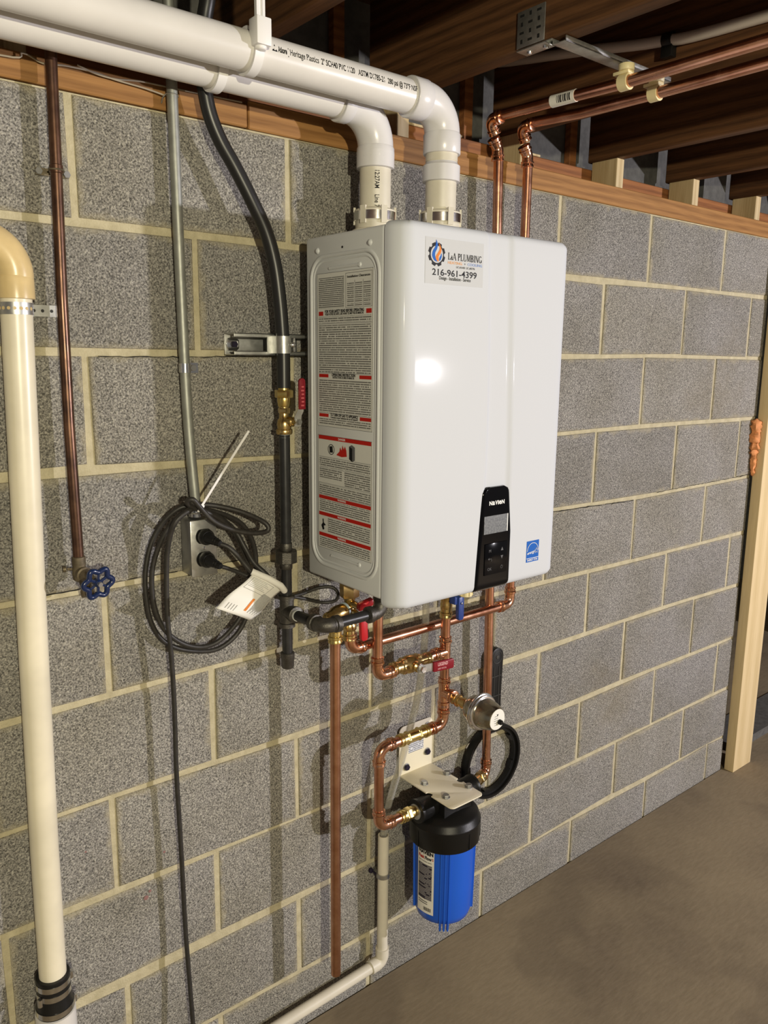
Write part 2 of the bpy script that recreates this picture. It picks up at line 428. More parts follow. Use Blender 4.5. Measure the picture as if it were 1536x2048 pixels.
crack(4, -.14, .145, .0065); crack(4, .20, .30, .0065); crack(4, .90, 1.62, -.0060); crack(4, 1.75, 2.33, .0060); crack(2, .02, .30, -.0062)
for x, z, q in ((.0928,.5934,.0035), (.0516,.5099,.005), (-.057,.6569,.0025), (.06,.521,.003)):
    m3 = MB(); m3.lathe((x, -.0010, z), (0,-1,0), [(0,q),(.0006,q*.7)], 9); m3.build('paint_spot', M('faded_red_paint', (.25,.13,.125), .9), wall)
# sill plates, ledger, upper wall, blocking
def board(name, x0, y0, z0, x1, y1, z1, mat, parent, bev=.002):
    m = MB(); m.box(x0, y0, z0, x1, y1, z1); return m.build(name, mat, parent, bevel=bev, smooth=30, seg=1)
board('sill_plate', XL, -.004, 1.9645, .314, .17, 2.004, PLATE, wall)
board('sill_plate', .317, -.003, 1.9635, XR+1.2, .17, 2.012, PLATE, wall)
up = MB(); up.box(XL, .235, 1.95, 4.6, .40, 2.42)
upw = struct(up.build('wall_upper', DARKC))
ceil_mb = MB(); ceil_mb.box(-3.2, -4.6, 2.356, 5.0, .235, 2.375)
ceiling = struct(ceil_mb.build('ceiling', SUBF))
JX = [.335 + MOD*k for k in range(-5, 11)]
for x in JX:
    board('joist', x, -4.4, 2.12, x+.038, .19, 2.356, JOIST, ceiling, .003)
for k, x in enumerate(JX):
    if x > 4: continue
    if -.6 < x < 3 and k not in (5,):
        board('shim_block', x+.002, .088, 2.0125, x+.036, .175, 2.1195, PALEW, ceiling, .0015)
    if x < 3.4:
        board('ledger_board', x-.366, .178, 2.016, x+.0395, .212, 2.101, LEDGER, ceiling, .002)
for x0, x1 in ((.80,.93), (.955,1.03), (1.19,1.33), (1.60,1.70)):
    board('shim_strip', x0, .177, 2.1013, x1, .214, 2.107, PALEW, ceiling, .001)
for x in (.66, 1.07, 1.50):
    board('end_cleat', x, .213, 2.108, x+.03, .234, 2.35, LEDGER, ceiling, .001)
# framed opening at the right end and the dark space behind it
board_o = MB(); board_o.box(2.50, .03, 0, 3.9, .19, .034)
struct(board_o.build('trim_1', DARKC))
fr = MB(); fr.box(2.30, .191, -.05, 5.0, 3.2, .03)
struct(fr.build('floor_beyond', SLAB))
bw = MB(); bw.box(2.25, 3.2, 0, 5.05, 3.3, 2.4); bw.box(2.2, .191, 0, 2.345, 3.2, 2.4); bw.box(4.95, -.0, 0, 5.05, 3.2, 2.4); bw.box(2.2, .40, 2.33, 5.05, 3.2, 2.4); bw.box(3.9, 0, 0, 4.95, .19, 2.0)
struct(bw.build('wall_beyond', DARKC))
m = MB()
m.add([(2.350,-.047,0),(2.486,-.047,0),(2.486,-.010,0),(2.350,-.010,0),(2.330,-.047,1.96),(2.474,-.047,1.96),(2.474,-.010,1.96),(2.330,-.010,1.96)],
      [(0,3,2,1),(4,5,6,7),(0,1,5,4),(1,2,6,5),(2,3,7,6),(3,0,4,7)])
tag(m.build('wall_stud', STUDW, bevel=.003, smooth=30), 'pale unpainted wooden stud standing at the right end of the block wall', 'stud')
m = MB(); rr = random.Random(3); K, NA = 26, 12; V, F = [], []
for i in range(K+1):
    z = 1.150 + .205*i/K; w = (.010+.020*(i/K))*(0.05 if i in (0, K) else 1)*rr.uniform(.65, 1.2)
    for k in range(NA):
        a = 2*PI*k/NA; q = w*rr.uniform(.7, 1.2); V.append((2.336-.010*(i/K)+q*math.cos(a), -.012+q*.8*math.sin(a), z+rr.uniform(-.003,.003)))
for i in range(K):
    for k in range(NA): F.append((i*NA+k, i*NA+(k+1) % NA, (i+1)*NA+(k+1) % NA, (i+1)*NA+k))
m.add(V, F)
tag(m.build('insulation_foam', FOAM), 'ragged orange foam squeezed out between block wall and wooden stud', 'insulation')

# ------------------------------------------------------------------ water heater
HX0, HX1, HB, HS, HF, HZ0, HZ1 = .400, .846, -.060, -.296, -.335, 1.113, 1.781
heater = thing('water_heater', 'white wall-hung tankless water heater with black control panel', 'water heater', (.62, 0, 1.113))
m = MB(); m.box(HX0, HB, 1.128, HX1, HS+.0012, 1.775)
cab = m.build('cabinet', GREYC, heater, bevel=.006, smooth=40, seg=3)
m = MB(); m.box(HX0+.07, -.0045, 1.17, HX1-.03, HB+.001, 1.745); m.build('back_panel', SEALB, heater)
# front cover: horizontal section swept over the height, rounded top and bottom
def groove(x, z):
    t = (HZ1 - z)/(HZ1-HZ0)
    xl = .606 + .013*math.sin(min(t/.55, 1)*PI/2) - max(0, t-.6)*.028; xr = .674 + .017*min(t/.6, 1)
    s = lambda e: max(0, min(1, e))
    a = s((x-xl)/.006); b = s((xr-x)/.013)
    a, b = a*a*(3-2*a), b*b*(3-2*b)
    return .0042*a*b
RC, RZ = .034, .014
def section(z):
    pts = [(HX0, HS)]
    for i in range(13):
        a = PI/2*i/12; pts.append((HX0+RC*(1-math.cos(a)), HF+RC*(1-math.sin(a)) if True else 0))
    xs = [HX0+RC+(HX1-HX0-2*RC)*i/90 for i in range(1, 90)]
    pts += [(x, HF+groove(x, z)) for x in xs]
    for i in range(13):
        a = PI/2*(1-i/12); pts.append((HX1-RC*(1-math.cos(a)), HF+RC*(1-math.sin(a))))
    pts.append((HX1, HS)); return pts
zs = [(HZ0+RZ*(1-math.cos(PI/2*i/6)) if False else HZ0+RZ*(1-math.sin(PI/2*(1-i/6))), RZ*(1-math.cos(PI/2*(1-i/6)))) for i in range(7)]
zs += [(HZ0+RZ+(HZ1-HZ0-2*RZ)*i/28, 0) for i in range(1, 28)]
zs += [(HZ1-RZ*(1-math.sin(PI/2*(1-i/6))), RZ*(1-math.cos(PI/2*(1-i/6)))) for i in range(6, -1, -1)]
V, F = [], []; n = None
for z, ins in zs:
    sec = section(z); n = len(sec)
    for i, (x, y) in enumerate(sec):
        k = ins
        fx = (HX0+HX1)/2; dx = k*(1 if x < HX0+RC else -1 if x > HX1-RC else 0)*min(1, abs(x-fx)/.2)
        fy = min(1, max(0, (HS - y)/.02))
        V.append((x + dx*(1 if y > HF+.002 else .3), y + k*fy, z))
for r in range(len(zs)-1):
    for i in range(n-1): F.append((r*n+i, r*n+i+1, (r+1)*n+i+1, (r+1)*n+i))
F.append(tuple(range(n))); F.append(tuple(range((len(zs)-1)*n, len(zs)*n)))
F += [(r*n, (r+1)*n, (r+1)*n+n-1, r*n+n-1) for r in range(len(zs)-1)]
m = MB(); m.add(V, F); m.build('front_cover', WHITEC, heater, smooth=50)
# side panel pressing: raised bead around a flat field, slots, dimples
def rrect(y0, z0, y1, z1, r, x, n=8):
    P = []
    for cy, cz, a0 in ((y1+r, z1-r, PI), (y1+r, z0+r, None), (y0-r, z0+r, None), (y0-r, z1-r, None)): pass
    for (cy, cz, a0) in ((y0-r, z1-r, 0), (y1+r, z1-r, PI/2), (y1+r, z0+r, PI), (y0-r, z0+r, 3*PI/2)):
        for i in range(n+1):
            a = a0 + PI/2*i/n; P.append(Vector((x, cy + r*math.cos(a), cz + r*math.sin(a))))
    return P
m = MB(); m.tube(rrect(-.079, 1.158, -.283, 1.7375, .040, HX0+.0012), .0042, 10, closed=True)
m.tube(rrect(-.087, 1.166, -.275, 1.7295, .034, HX0+.0016), .0030, 8, closed=True); m.build('panel_bead', GREYC, cab)
for z, y0, y1 in ((1.7155, -.138, -.229), (1.1800, -.142, -.231)):
    m = MB(); m.tube([(HX0+.0005, y0, z), (HX0+.0005, y1, z)], .0032, 8)
    m.lathe((HX0+.0005, y1, z), (-1,0,0), [(0,.005),(.0028,.0035),(.0034,0)], 12); m.build('pressed_slot', GREYC, cab)
for y in (-.100, -.257):
    m = MB(); m.lathe((HX0+.001, y, 1.749), (-1,0,0), [(0,.0062),(.002,.0055),(.0042,.003),(.0048,0)], 16); m.build('rivet', GREYC, cab)
m = MB(); m.lathe((HX0+.0002, -.178, 1.749), (-1,0,0), [(0,.002),(.0012,.002)], 10); m.build('screw', SEALB, cab)
m = MB(); m.box(HX0+.05, HS-.004, HZ0+.004, HX0+.06, HS+.03, HZ0+.02); m.build('latch', GREYC, heater)
# side labels: u runs from the back edge (left for a viewer) to the front edge, v down from the top
LX = HX0 - .0006
class Label:
    def __init__(s, name, y0, y1, z1, z0, parent):
        s.y0, s.y1, s.z1, s.z0 = y0, y1, z1, z0
        b = MB(); b.box(LX, y0, z0, HX0+.001, y1, z1); s.o = b.build(name, LABELW, parent)
        s.parts = {}
    def mbx(s, k):
        if k in ('red_band', 'heading', 'white_heading'): s.n = getattr(s, 'n', 0)+1; k = (k, s.n)
        return s.parts.setdefault(k, MB())
    def P(s, u, v, d=.0003): return Vector((LX-d, s.y0+(s.y1-s.y0)*u, s.z1-(s.z1-s.z0)*v))
    def rect(s, k, u0, v0, u1, v1, d=.0003):
        s.mbx(k).add([s.P(u0,v0,d), s.P(u1,v0,d), s.P(u1,v1,d), s.P(u0,v1,d)], [(0,1,2,3)])
    def frame(s, k, u0, v0, u1, v1, w=.0006):
        W_, H_ = abs(s.y1-s.y0), s.z1-s.z0; a, b = w/W_, w/H_
        s.rect(k, u0, v0, u1, v0+b, .0004); s.rect(k, u0, v1-b, u1, v1, .0004); s.rect(k, u0, v0, u0+a, v1, .0004); s.rect(k, u1-a, v0, u1, v1, .0004)
    def text(s, k, body, u, v, size, bold=0, width=None, align='CENTER'):
        text_on(s.mbx(k), body, size, s.P(u, v, .0006), (0,-1,0), (0,0,1), bold, align, width)
    def poly(s, k, pts, d=.0005): s.mbx(k).add([s.P(a,b,d) for a, b in pts], [tuple(range(len(pts)))])
    def done(s, mats):
        for k, b in s.parts.items():
            k = k[0] if isinstance(k, tuple) else k
            q = b.build(k, mats[k], s.o, smooth=0)
            if k in ('fine_print', 'dense_print', 'rule', 'pictogram'): q['kind'] = 'stuff'
LM = {'fine_print': PRINTX, 'dense_print': PRINTXS, 'red_band': INKR, 'heading': INK, 'white_heading': INKW, 'rule': INKG, 'pictogram': INK, 'flame': INKR, 'grey_box': INKG}
L1 = Label('warning_label', -.099, -.268, 1.708, 1.429, cab)
L1.rect('dense_print', .03, .03, .50, .225); L1.frame('rule', .53, .015, .98, .228)
L1.text('heading', 'Installation Clearances', .755, .045, .0055, .0001, .066)
for r in range(6):
    for c in range(3): L1.rect('dense_print', .555+.143*c, .075+.0255*r, .672+.143*c, .094+.0255*r)
for c in (1, 2): L1.rect('rule', .543+.143*c, .062, .547+.143*c, .222)
L1.rect('red_band', .03, .243, .115, .270); L1.rect('red_band', .885, .240, .975, .268)
L1.text('heading', 'FOR YOUR SAFETY READ BEFORE OPERATING', .50, .254, .0075, .0002, .118)
L1.text('heading', 'POUR VOTRE SECURITE, LIRE AVANT DE METTRE EN MARCHE', .50, .270, .0055, .0001, .116)
L1.rect('fine_print', .03, .278, .97, .318); L1.rect('rule', .02, .322, .98, .3245)
L1.rect('fine_print', .03, .332, .97, .640); L1.rect('rule', .02, .643, .98, .645)
L1.rect('red_band', .03, .650, .21, .672); L1.rect('red_band', .775, .650, .98, .673)
L1.text('heading', 'OPERATING INSTRUCTION', .49, .662, .0075, .0002, .072); L1.text('heading', 'INSTRUCTIONS DE MISE EN MARCHE', .49, .677, .0052, .0001, .066)
L1.rect('fine_print', .03, .684, .97, .905); L1.rect('rule', .02, .908, .98, .910)
L1.rect('red_band', .03, .914, .21, .936); L1.rect('red_band', .785, .914, .98, .937)
L1.text('heading', 'TO TURN OFF GAS TO APPLIANCE', .50, .926, .0075, .0002, .085); L1.text('heading', "Comment couper l'admission de gaz de l'appareil", .50, .940, .0048, .0001, .084)
L1.rect('fine_print', .03, .947, .97, .990); L1.frame('rule', 0, 0, 1, 1); L1.done(LM)
L2 = Label('warning_label', -.099, -.268, 1.412, 1.191, cab)
for a, b, t in ((.003,.036,'DANGER'), (.527,.558,'WARNING'), (.676,.708,'WARNING'), (.862,.894,'WARNING')):
    L2.rect('red_band', .015, a, .985, b); L2.text('white_heading', t, .46, b-.009, .0055, .0001)
ring = [( .26+.062*math.cos(a), .115+.045*math.sin(a)) for a in [2*PI*i/24 for i in range(25)]]
for (a, b), (c, d) in zip(ring, ring[1:]):
    k = .86; L2.poly('pictogram', [(a,b), (c,d), (.26+(c-.26)*k, .115+(d-.115)*k), (.26+(a-.26)*k, .115+(b-.115)*k)])
L2.poly('pictogram', [(.225,.09),(.285,.085),(.295,.14),(.232,.143)])
L2.poly('flame', [(.36,.155),(.42,.12),(.43,.085),(.46,.11),(.475,.065),(.50,.10),(.52,.07),(.545,.105),(.555,.155),(.46,.165)])
L2.poly('grey_box', [(.60,.065),(.645,.05),(.70,.068),(.70,.175),(.655,.19),(.60,.172)]); L2.poly('pictogram', [(.60,.065),(.655,.08),(.655,.19),(.60,.172)], .0007)
L2.rect('fine_print', .03, .19, .97, .275); L2.rect('rule', .02, .185, .98, .187); L2.rect('rule', .02, .28, .98, .282)
L2.rect('fine_print', .03, .29, .46, .37); L2.rect('fine_print', .51, .29, .97, .408); L2.frame('rule', .02, .415, .98, .522)
L2.rect('fine_print', .03, .425, .97, .515); L2.rect('fine_print', .03, .565, .97, .668); L2.rect('fine_print', .19, .715, .97, .85); L2.rect('fine_print', .03, .90, .97, .985)
L2.poly('pictogram', [(.06,.80),(.09,.775),(.085,.74),(.105,.738),(.11,.77),(.15,.79),(.11,.80),(.12,.83),(.09,.84)])
L2.frame('rule', 0, 0, 1, 1); L2.done(LM)
# installer's sticker on the front
SY = HF - .0005
m = MB(); m.box(.4555, SY, 1.6815, .5935, HF+.001, 1.7565); stk = m.build('company_sticker', STICK, heater)
def SP(u, v, d=.0002): return Vector((.4555+.138*u, SY-d, 1.7565-.075*v))
gc, R0 = SP(.185, .36), .0165
gear = []
for t in range(8):
    for da, rr_ in ((-.30,1.0),(-.20,1.20),(.20,1.20),(.30,1.0)):
        a = 2*PI*t/8 + PI/8 + da; gear.append((R0*rr_*math.cos(a), R0*rr_*math.sin(a)))
m = MB(); m.prism(gear, gc, (1,0,0), (0,0,1), (0,-.0001,0)); m.build('gear_emblem', INK, stk, smooth=0)
def flame(pts, d): 
    b = MB(); b.add([gc + Vector((a*.001, -d, c*.001)) for a, c in pts], [tuple(range(len(pts)))]); return b
flame([(14.0*math.cos(2*PI*i/28), 14.0*math.sin(2*PI*i/28)) for i in range(28)], .0003).build('emblem_disc', STICK, stk, smooth=0)
def curve2(p, k=5): return [(v.x, v.y) for v in catmull([Vector((a, b, 0)) for a, b in p], k)]
flame(curve2([(-2,24),(1.5,16),(0,9),(-4,2),(-3.5,-5),(1,-12)])+curve2([(1,-12),(-6,-10),(-11,-3),(-9.5,5),(-4,13),(-2,24)]), .0006).build('blue_flame', INKB, stk, smooth=0)
flame(curve2([(4,19),(9.5,10),(9,3),(4,-3),(4.5,-9),(3,-12)])+curve2([(3,-12),(-2,-8),(-2.5,-3),(2,3),(5.5,9),(4,19)]), .0006).build('orange_flame', INKO, stk, smooth=0)
flame(curve2([(10.5,3),(11,-3),(8,-9),(5.5,-10.5)])+curve2([(5.5,-10.5),(5.5,-6),(8,-2),(10.5,3)]), .0006).build('small_blue_flame', INKB, stk, smooth=0)
# serif capitals: (stem list) drawn as thick and thin strokes with feet
def serif_word(mb, glyphs, o, h, scale=1.0):
    x = 0.0; th, tn, sf = .17*h, .07*h, .05*h
    def bar(x0, z0, x1, z1, w):
        d = Vector((x1-x0, 0, z1-z0)); p = Vector((-d.z, 0, d.x)).normalized()*w/2
        a, b = Vector(o)+Vector((x0, 0, z0)), Vector(o)+Vector((x1, 0, z1)); mb.add([a-p, b-p, b+p, a+p], [(0,1,2,3)])
    def stem(x0, z0=0, z1=None, w=None, top=True, bot=True):
        z1 = h if z1 is None else z1; w = w or th; bar(x0, z0, x0, z1, w)
        if top: bar(x0-w*.95, z1-sf/2, x0+w*.95, z1-sf/2, sf)
        if bot: bar(x0-w*.95, z0+sf/2, x0+w*.95, z0+sf/2, sf)
    def bowl(x0, zc, r, ry, a0, a1, w, k=10):
        pr = None
        for i in range(k+1):
            a = a0+(a1-a0)*i/k; q = (x0+r*math.cos(a), zc+ry*math.sin(a))
            if pr: bar(*pr, *q, w*(.45+.55*abs(math.cos((a0+(a1-a0)*(i-.5)/k)))))
            pr = q
    for g in glyphs:
        if g == ' ': x += .35*h; continue
        if g == 'L': stem(x+.15*h); bar(x+.15*h, sf, x+.62*h, sf, tn); bar(x+.60*h, 0, x+.60*h, .25*h, tn); x += .70*h
        elif g == '&': bowl(x+.22*h, .50*h, .10*h, .12*h, 0, 2*PI, tn); bowl(x+.20*h, .20*h, .16*h, .19*h, .3, 2*PI-.6, th*.7); bar(x+.12*h, .42*h, x+.42*h, .02*h, th*.6); x += .44*h
        elif g == 'A': bar(x+.08*h, 0, x+.42*h, h, tn); bar(x+.42*h, h, x+.78*h, 0, th); bar(x+.2*h, .33*h, x+.62*h, .33*h, tn); bar(x, sf/2, x+.22*h, sf/2, sf); bar(x+.62*h, sf/2, x+.92*h, sf/2, sf); x += .92*h
        elif g == 'P': stem(x+.15*h); bowl(x+.2*h, .74*h, .36*h, .24*h, -PI/2, PI/2, th); x += .68*h
        elif g == 'U': stem(x+.15*h, .28*h, bot=False); stem(x+.66*h, .28*h, w=tn, bot=False); bowl(x+.405*h, .3*h, .255*h, .3*h, PI, 2*PI, th*.8); x += .86*h
        elif g == 'M': stem(x+.12*h, w=tn); bar(x+.14*h, h, x+.48*h, .05*h, th); bar(x+.48*h, .05*h, x+.80*h, h, tn); stem(x+.84*h); x += 1.04*h
        elif g == 'B': stem(x+.15*h); bowl(x+.2*h, .75*h, .31*h, .22*h, -PI/2, PI/2, th); bowl(x+.2*h, .27*h, .37*h, .25*h, -PI/2, PI/2, th); x += .74*h
        elif g == 'I': stem(x+.15*h); x += .36*h
        elif g == 'N': stem(x+.12*h, w=tn); bar(x+.14*h, h, x+.70*h, .02*h, th); stem(x+.72*h, w=tn, bot=False); x += .90*h
        elif g == 'G': bowl(x+.42*h, .5*h, .34*h, .47*h, .75, 2*PI-.6, th); stem(x+.70*h, .05*h, .42*h, bot=False); x += .90*h
    return x
m = MB(); t0 = serif_word(MB(), 'L&A PLUMBING', (0,0,0), 1.0); h = .0115
serif_word(m, 'L&A PLUMBING', (0,0,0), h); wd = t0*h; k = .0825/wd
m.v = [(SP(.375,.465).x + x*k, SP(0,0,.0004).y, SP(.375,.445).z + z) for x, y, z in m.v]; m.build('lettering', INK, stk, smooth=0)
def sp_text(t, u, v, size, width, mat, bold=.0001, align='LEFT'):
    b = MB(); text_on(b, t, size, SP(u, v, .0004), (1,0,0), (0,0,1), bold, align, width); return b.build('lettering', mat, stk, smooth=0)
sp_text('HEATING', .375, .535, .0062, .0335, INKOO); sp_text('+', .655, .535, .0062, None, INKG); sp_text('COOLING', .715, .535, .0062, .036, INKBB)
sp_text('LIC #16403  LIC #85796', .52, .612, .0046, .045, INKG)
sp_text('216-961-4399', .115, .808, .0150, .106, INK, .0002); sp_text('Design - Installation - Service', .235, .895, .0080, .075, INK, .00012)
# control panel: glossy black shield that follows the cover and rolls under its bottom edge
outl = [(.6035,None)]
def panel_x(z):
    t = (1.318-z)/(1.318-1.113); return .6125-.0165*t**.8+.004*(1-t)**2*0, .686+.0105*min(1, t*2.2)
V, F = [], []; nz, nx = 40, 26; rows = []
for i in range(nz+1):
    t = i/nz; z = 1.318 - (1.318-1.1136)*t
    xl, xr = panel_x(z); r = .014; dt = max(0, r-(1.318-z))
    cut = r - math.sqrt(max(0, r*r-dt*dt)); xl += cut; xr -= cut
    rows.append((z, xl, xr))
for z, xl, xr in rows:
    tt = min(1, max(0, (HZ0+RZ-z)/RZ)); yo = RZ*(1-math.sqrt(1-tt*tt))
    for j in range(nx+1):
        x = xl+(xr-xl)*j/nx; e = min(1, min(j, nx-j)/1.5)
        V.append((x, HF-.0035*e+.0008 + yo, z))
N = nx+1
for i in range(nz):
    for j in range(nx): F.append((i*N+j, i*N+j+1, (i+1)*N+j+1, (i+1)*N+j))
nb = len(V); V += [(x, HF+.022, z) for x, y, z in V]
F += [tuple(nb+k for k in f) for f in F]
rim = [j for j in range(N)] + [i*N+nx for i in range(1, nz+1)] + [nz*N+j for j in range(nx-1, -1, -1)] + [i*N for i in range(nz-1, 0, -1)]
F += [(a, b, b+nb, a+nb) for a, b in zip(rim, rim[1:]+rim[:1])]
m = MB(); m.add(V, F); ctrl = m.build('control_panel', GLOSSB, heater, smooth=60)
CY = HF - .0031
m = MB(); m.box(.6165, CY-.0004, 1.2275, .6815, CY+.002, 1.2625); m.build('display', LCD, ctrl, smooth=0)
m = MB(); m.box(.6805, CY-.0006, 1.2275, .6825, CY+.002, 1.2625); m.build('display_edge', INKW, ctrl, smooth=0)
kp = MB(); kp.box(.6205, CY-.0012, 1.1455, .6835, CY+.002, 1.2080); keyp = kp.build('keypad', GLOSSB, ctrl, bevel=.0006, smooth=30)
m = MB(); x = .6285
for ch, wch, hh in (('N',.0078,1),('a',.0066,1.32),('V',.0068,1),('I',.0024,1),('e',.0066,1.32),('N',.0078,1)):
    text_on(m, ch, .0108*hh, (x, CY-.0004, 1.2835), (1,0,0), (0,0,1), .0004, 'LEFT', wch); x += wch+.0008
m.build('lettering', INKW, ctrl, smooth=0)
m = MB(); KY = CY-.0016
text_on(m, 'M', .0085, (.634, KY, 1.1905), (1,0,0), (0,0,1), 0, 'CENTER'); text_on(m, 'OK', .0080, (.634, KY, 1.1545), (1,0,0), (0,0,1), 0, 'CENTER')
m.add([(.6645,KY,1.1905),(.6715,KY,1.1905),(.668,KY,1.1975)], [(0,1,2)]); m.add([(.6645,KY,1.1805),(.6715,KY,1.1805),(.668,KY,1.1735)], [(0,1,2)])
m.tube([(.638,KY,1.1725),(.6395,KY,1.1745),(.638,KY,1.1775),(.632,KY,1.1775)], .0005, 5); m.add([(.6325,KY,1.1800),(.6325,KY,1.1750),(.6295,KY,1.1775)], [(0,1,2)])
m.torus((.668, KY, 1.1575), (0,1,0), .0030, .0004, 20, 5); m.tube([(.668,KY,1.1575),(.668,KY,1.1615)], .0004, 5)
m.build('key_symbols', INKG, keyp, smooth=0)['kind'] = 'stuff'
m = MB(); m.box(.7455, SY, 1.1515, .7830, HF+.001, 1.1955); est = m.build('energy_sticker', INKB, heater, smooth=0)
m = MB(); EY = SY-.0004
m.torus((.764, EY, 1.1735), (0,1,0), .0165, .0006, 24, 5, 0, PI, 2*PI) if False else None
arc = [(.764+.0165*math.cos(a), EY, 1.1745+.0165*math.sin(a)) for a in [PI*i/20 for i in range(21)]]
m.tube(arc, .0006, 5); m.box(.7462, EY, 1.1590, .7823, EY+.0003, 1.1599)
star = [((.0062 if i % 2 == 0 else .0026)*math.cos(PI/2+PI*i/5), (.0062 if i % 2 == 0 else .0026)*math.sin(PI/2+PI*i/5)) for i in range(10)]
sp = [(.7755+a, EY, 1.1735+b) for a, b in star]
m.tube(sp, .0005, 5, closed=True)
text_on(m, 'energy', .0085, (.7475, EY, 1.1675), (1,.0,.12), (.25,0,1), .0001, 'LEFT', .023); text_on(m, 'ENERGY STAR', .0058, (.76425, EY, 1.1537), (1,0,0), (0,0,1), .0001, 'CENTER', .031)
m.build('lettering', INKW, est, smooth=0)
# vent collars on top
for cx, cy in ((.543, -.0885), (.652, -.157)):
    m = MB(); m.lathe((cx, cy, 1.770), (0,0,1), [(0,.046),(.030,.044),(.032,.0385),(.045,.038),(.047,.0395),(.066,.0395),(.068,.0375),(.07,.0315)], 32)
    for k in range(6):
        a = PI/3*k+.3; m.obox((cx+.0395*math.cos(a), cy+.0395*math.sin(a), 1.826), (-math.sin(a),math.cos(a),0), (math.cos(a),math.sin(a),0), (0,0,1), .012, .004, .032)
    col = m.build('vent_collar', PVCS, heater, smooth=35)
    m = MB(); m.lathe((cx, cy, 1.8165), (0,0,1), [(0,.0398),(.0005,.0412),(.0165,.0412),(.017,.0398)], 32, caps=False)
    m.build('clamp_band', CHROME, col)
# heater connections below the cabinet
m = MB(); m.lathe((.762,-.150,1.128), (0,0,-1), [(0,.009),(.078,.009),(.080,.0145),(.094,.0145),(.096,.012)], 20)
for k in range(8):
    a = PI/4*k; m.obox((.762+.014*math.cos(a), -.150+.014*math.sin(a), 1.041), (-math.sin(a),math.cos(a),0), (math.cos(a),math.sin(a),0), (0,0,1), .005, .005, .012)
m.build('drain_cap', CREAMN, heater)

# ------------------------------------------------------------------ PVC vents
def pvc_elbow(mb, c, din, dout, R, leg, r, mi=0):
    c, a, b = Vector(c), Vector(din).normalized(), Vector(dout).normalized()
    arc = arc_corner(c, a, b, R, 12); ro = r+.005
    mb.tube(arc, ro-.001, 28, mi)
    for p, d in ((arc[0], -a), (arc[-1], b)):
        mb.lathe(p, d, [(-.002, ro-.001), (.001, ro+.0008), (leg-.002, ro+.0012), (leg, ro)], 28, mi)
def wrap(axis_o, axis_d, up, r, s0):
    # text running along axis_d on a cylinder: x -> along, y -> round it; `up` points at the middle of the line
    o, d, w = Vector(axis_o), Vector(axis_d).normalized(), Vector(up).normalized(); t = d.cross(w) if True else 0
    side = w.cross(d)
    def fn(x, y):
        a = y/r; return o + d*(s0+x) + (w*math.cos(a) + side*math.sin(a))*(r+.0003)
    return fn
RV = .03015
def vent(name, label, y, z, cx, cy, printed):
    t = thing(name, label, 'vent pipe', (cx, cy, 1.84))
    zt = z; c = Vector((cx, y, zt))
    Re, leg = (.052, .036) if printed else (.068, .022)
    m = MB(); m.cyl((-1.2, y, zt), (cx-Re-.012, y, zt), RV, 36); hp = m.build('horizontal_pipe', PVCW, t)
    m = MB(); pvc_elbow(m, c, (1,0,0), (0, 0, -1), Re, leg, RV); m.build('elbow', PVCF, t)
    zc = 1.905
    m = MB(); m.cyl((cx, y, zt-Re-.03), (cx, y, 1.93), RV+.001, 36); m.cyl((cx, y, 1.95), (cx, y, 1.838), RV, 36); vp = m.build('vertical_pipe', PVCS, t)
    m = MB(); m.lathe((cx, y, 1.892 if printed else 1.912), (0,0,1), [(0,RV+.001),(.001,RV+.0062),(.030,RV+.0062),(.032,RV+.003),(.036,RV+.001)], 36); m.build('coupling', PVCF, t)
    return t, hp, vp
tU, hpU, vpU = vent('vent_pipe', 'white plastic vent pipe nearer the viewer with printed lettering', -.157, 2.031, .652, -.157, True)
tL, hpL, vpL = vent('vent_pipe', 'white plastic vent pipe behind and below the lettered one', -.0885, 2.018, .543, -.0885, False)
m = MB(); ax = (0, -.157, 2.031); up = Vector((-.35, -.86, -.28)); up.x = 0; up.normalize(); up2 = (0, -.985, .17)
fn = wrap(ax, (1,0,0), up2, RV, 0)
m.add([fn(.2565+a*.9, b) for a, b in ((0,-.005),(.011,-.005),(.0055,.006))], [(0,1,2)]); 
m.add([fn(.2565+a*.9, b) + Vector((0,-.0003,0)) for a, b in ((.0035,-.0035),(.0075,-.0035),(.0055,.001))], [(0,1,2)], 1)
def ptext(body, x, size, width, bold): text_on(m, body, size, (0,0,0), (1,0,0), (0,0,1), bold, 'LEFT', width, 0, lambda a, b: fn(x+a, b-.0045))
ptext('Atkore', .2675, .0125, .0165, .0004); ptext('|', .2850, .015, None, 0); ptext('Heritage Plastics', .2900, .0135, .0555, .0001)
ptext('2" SCH40 PVC 1120', .3505, .0135, .0690, .0002); ptext('ASTM D1785-21', .4270, .0135, .0580, .0002); ptext('280 psi @ 73°F NSF', .4920, .0130, .0690, .0002)
m.build('lettering', [INK, PVCW], hpU, smooth=0)
m = MB(); vd = Vector((-.30, -1.0, 0)).normalized(); fnv = wrap((.543, -.0885, 0), (0,0,-1), vd, RV, 0)
text_on(m, '12:27AM    Line 7', .0125, (0,0,0), (1,0,0), (0,0,1), .0002, 'LEFT', .066, 0, lambda a, b: fnv(-1.905+a, b-.012))
m.build('lettering', INK, vpL, smooth=0)
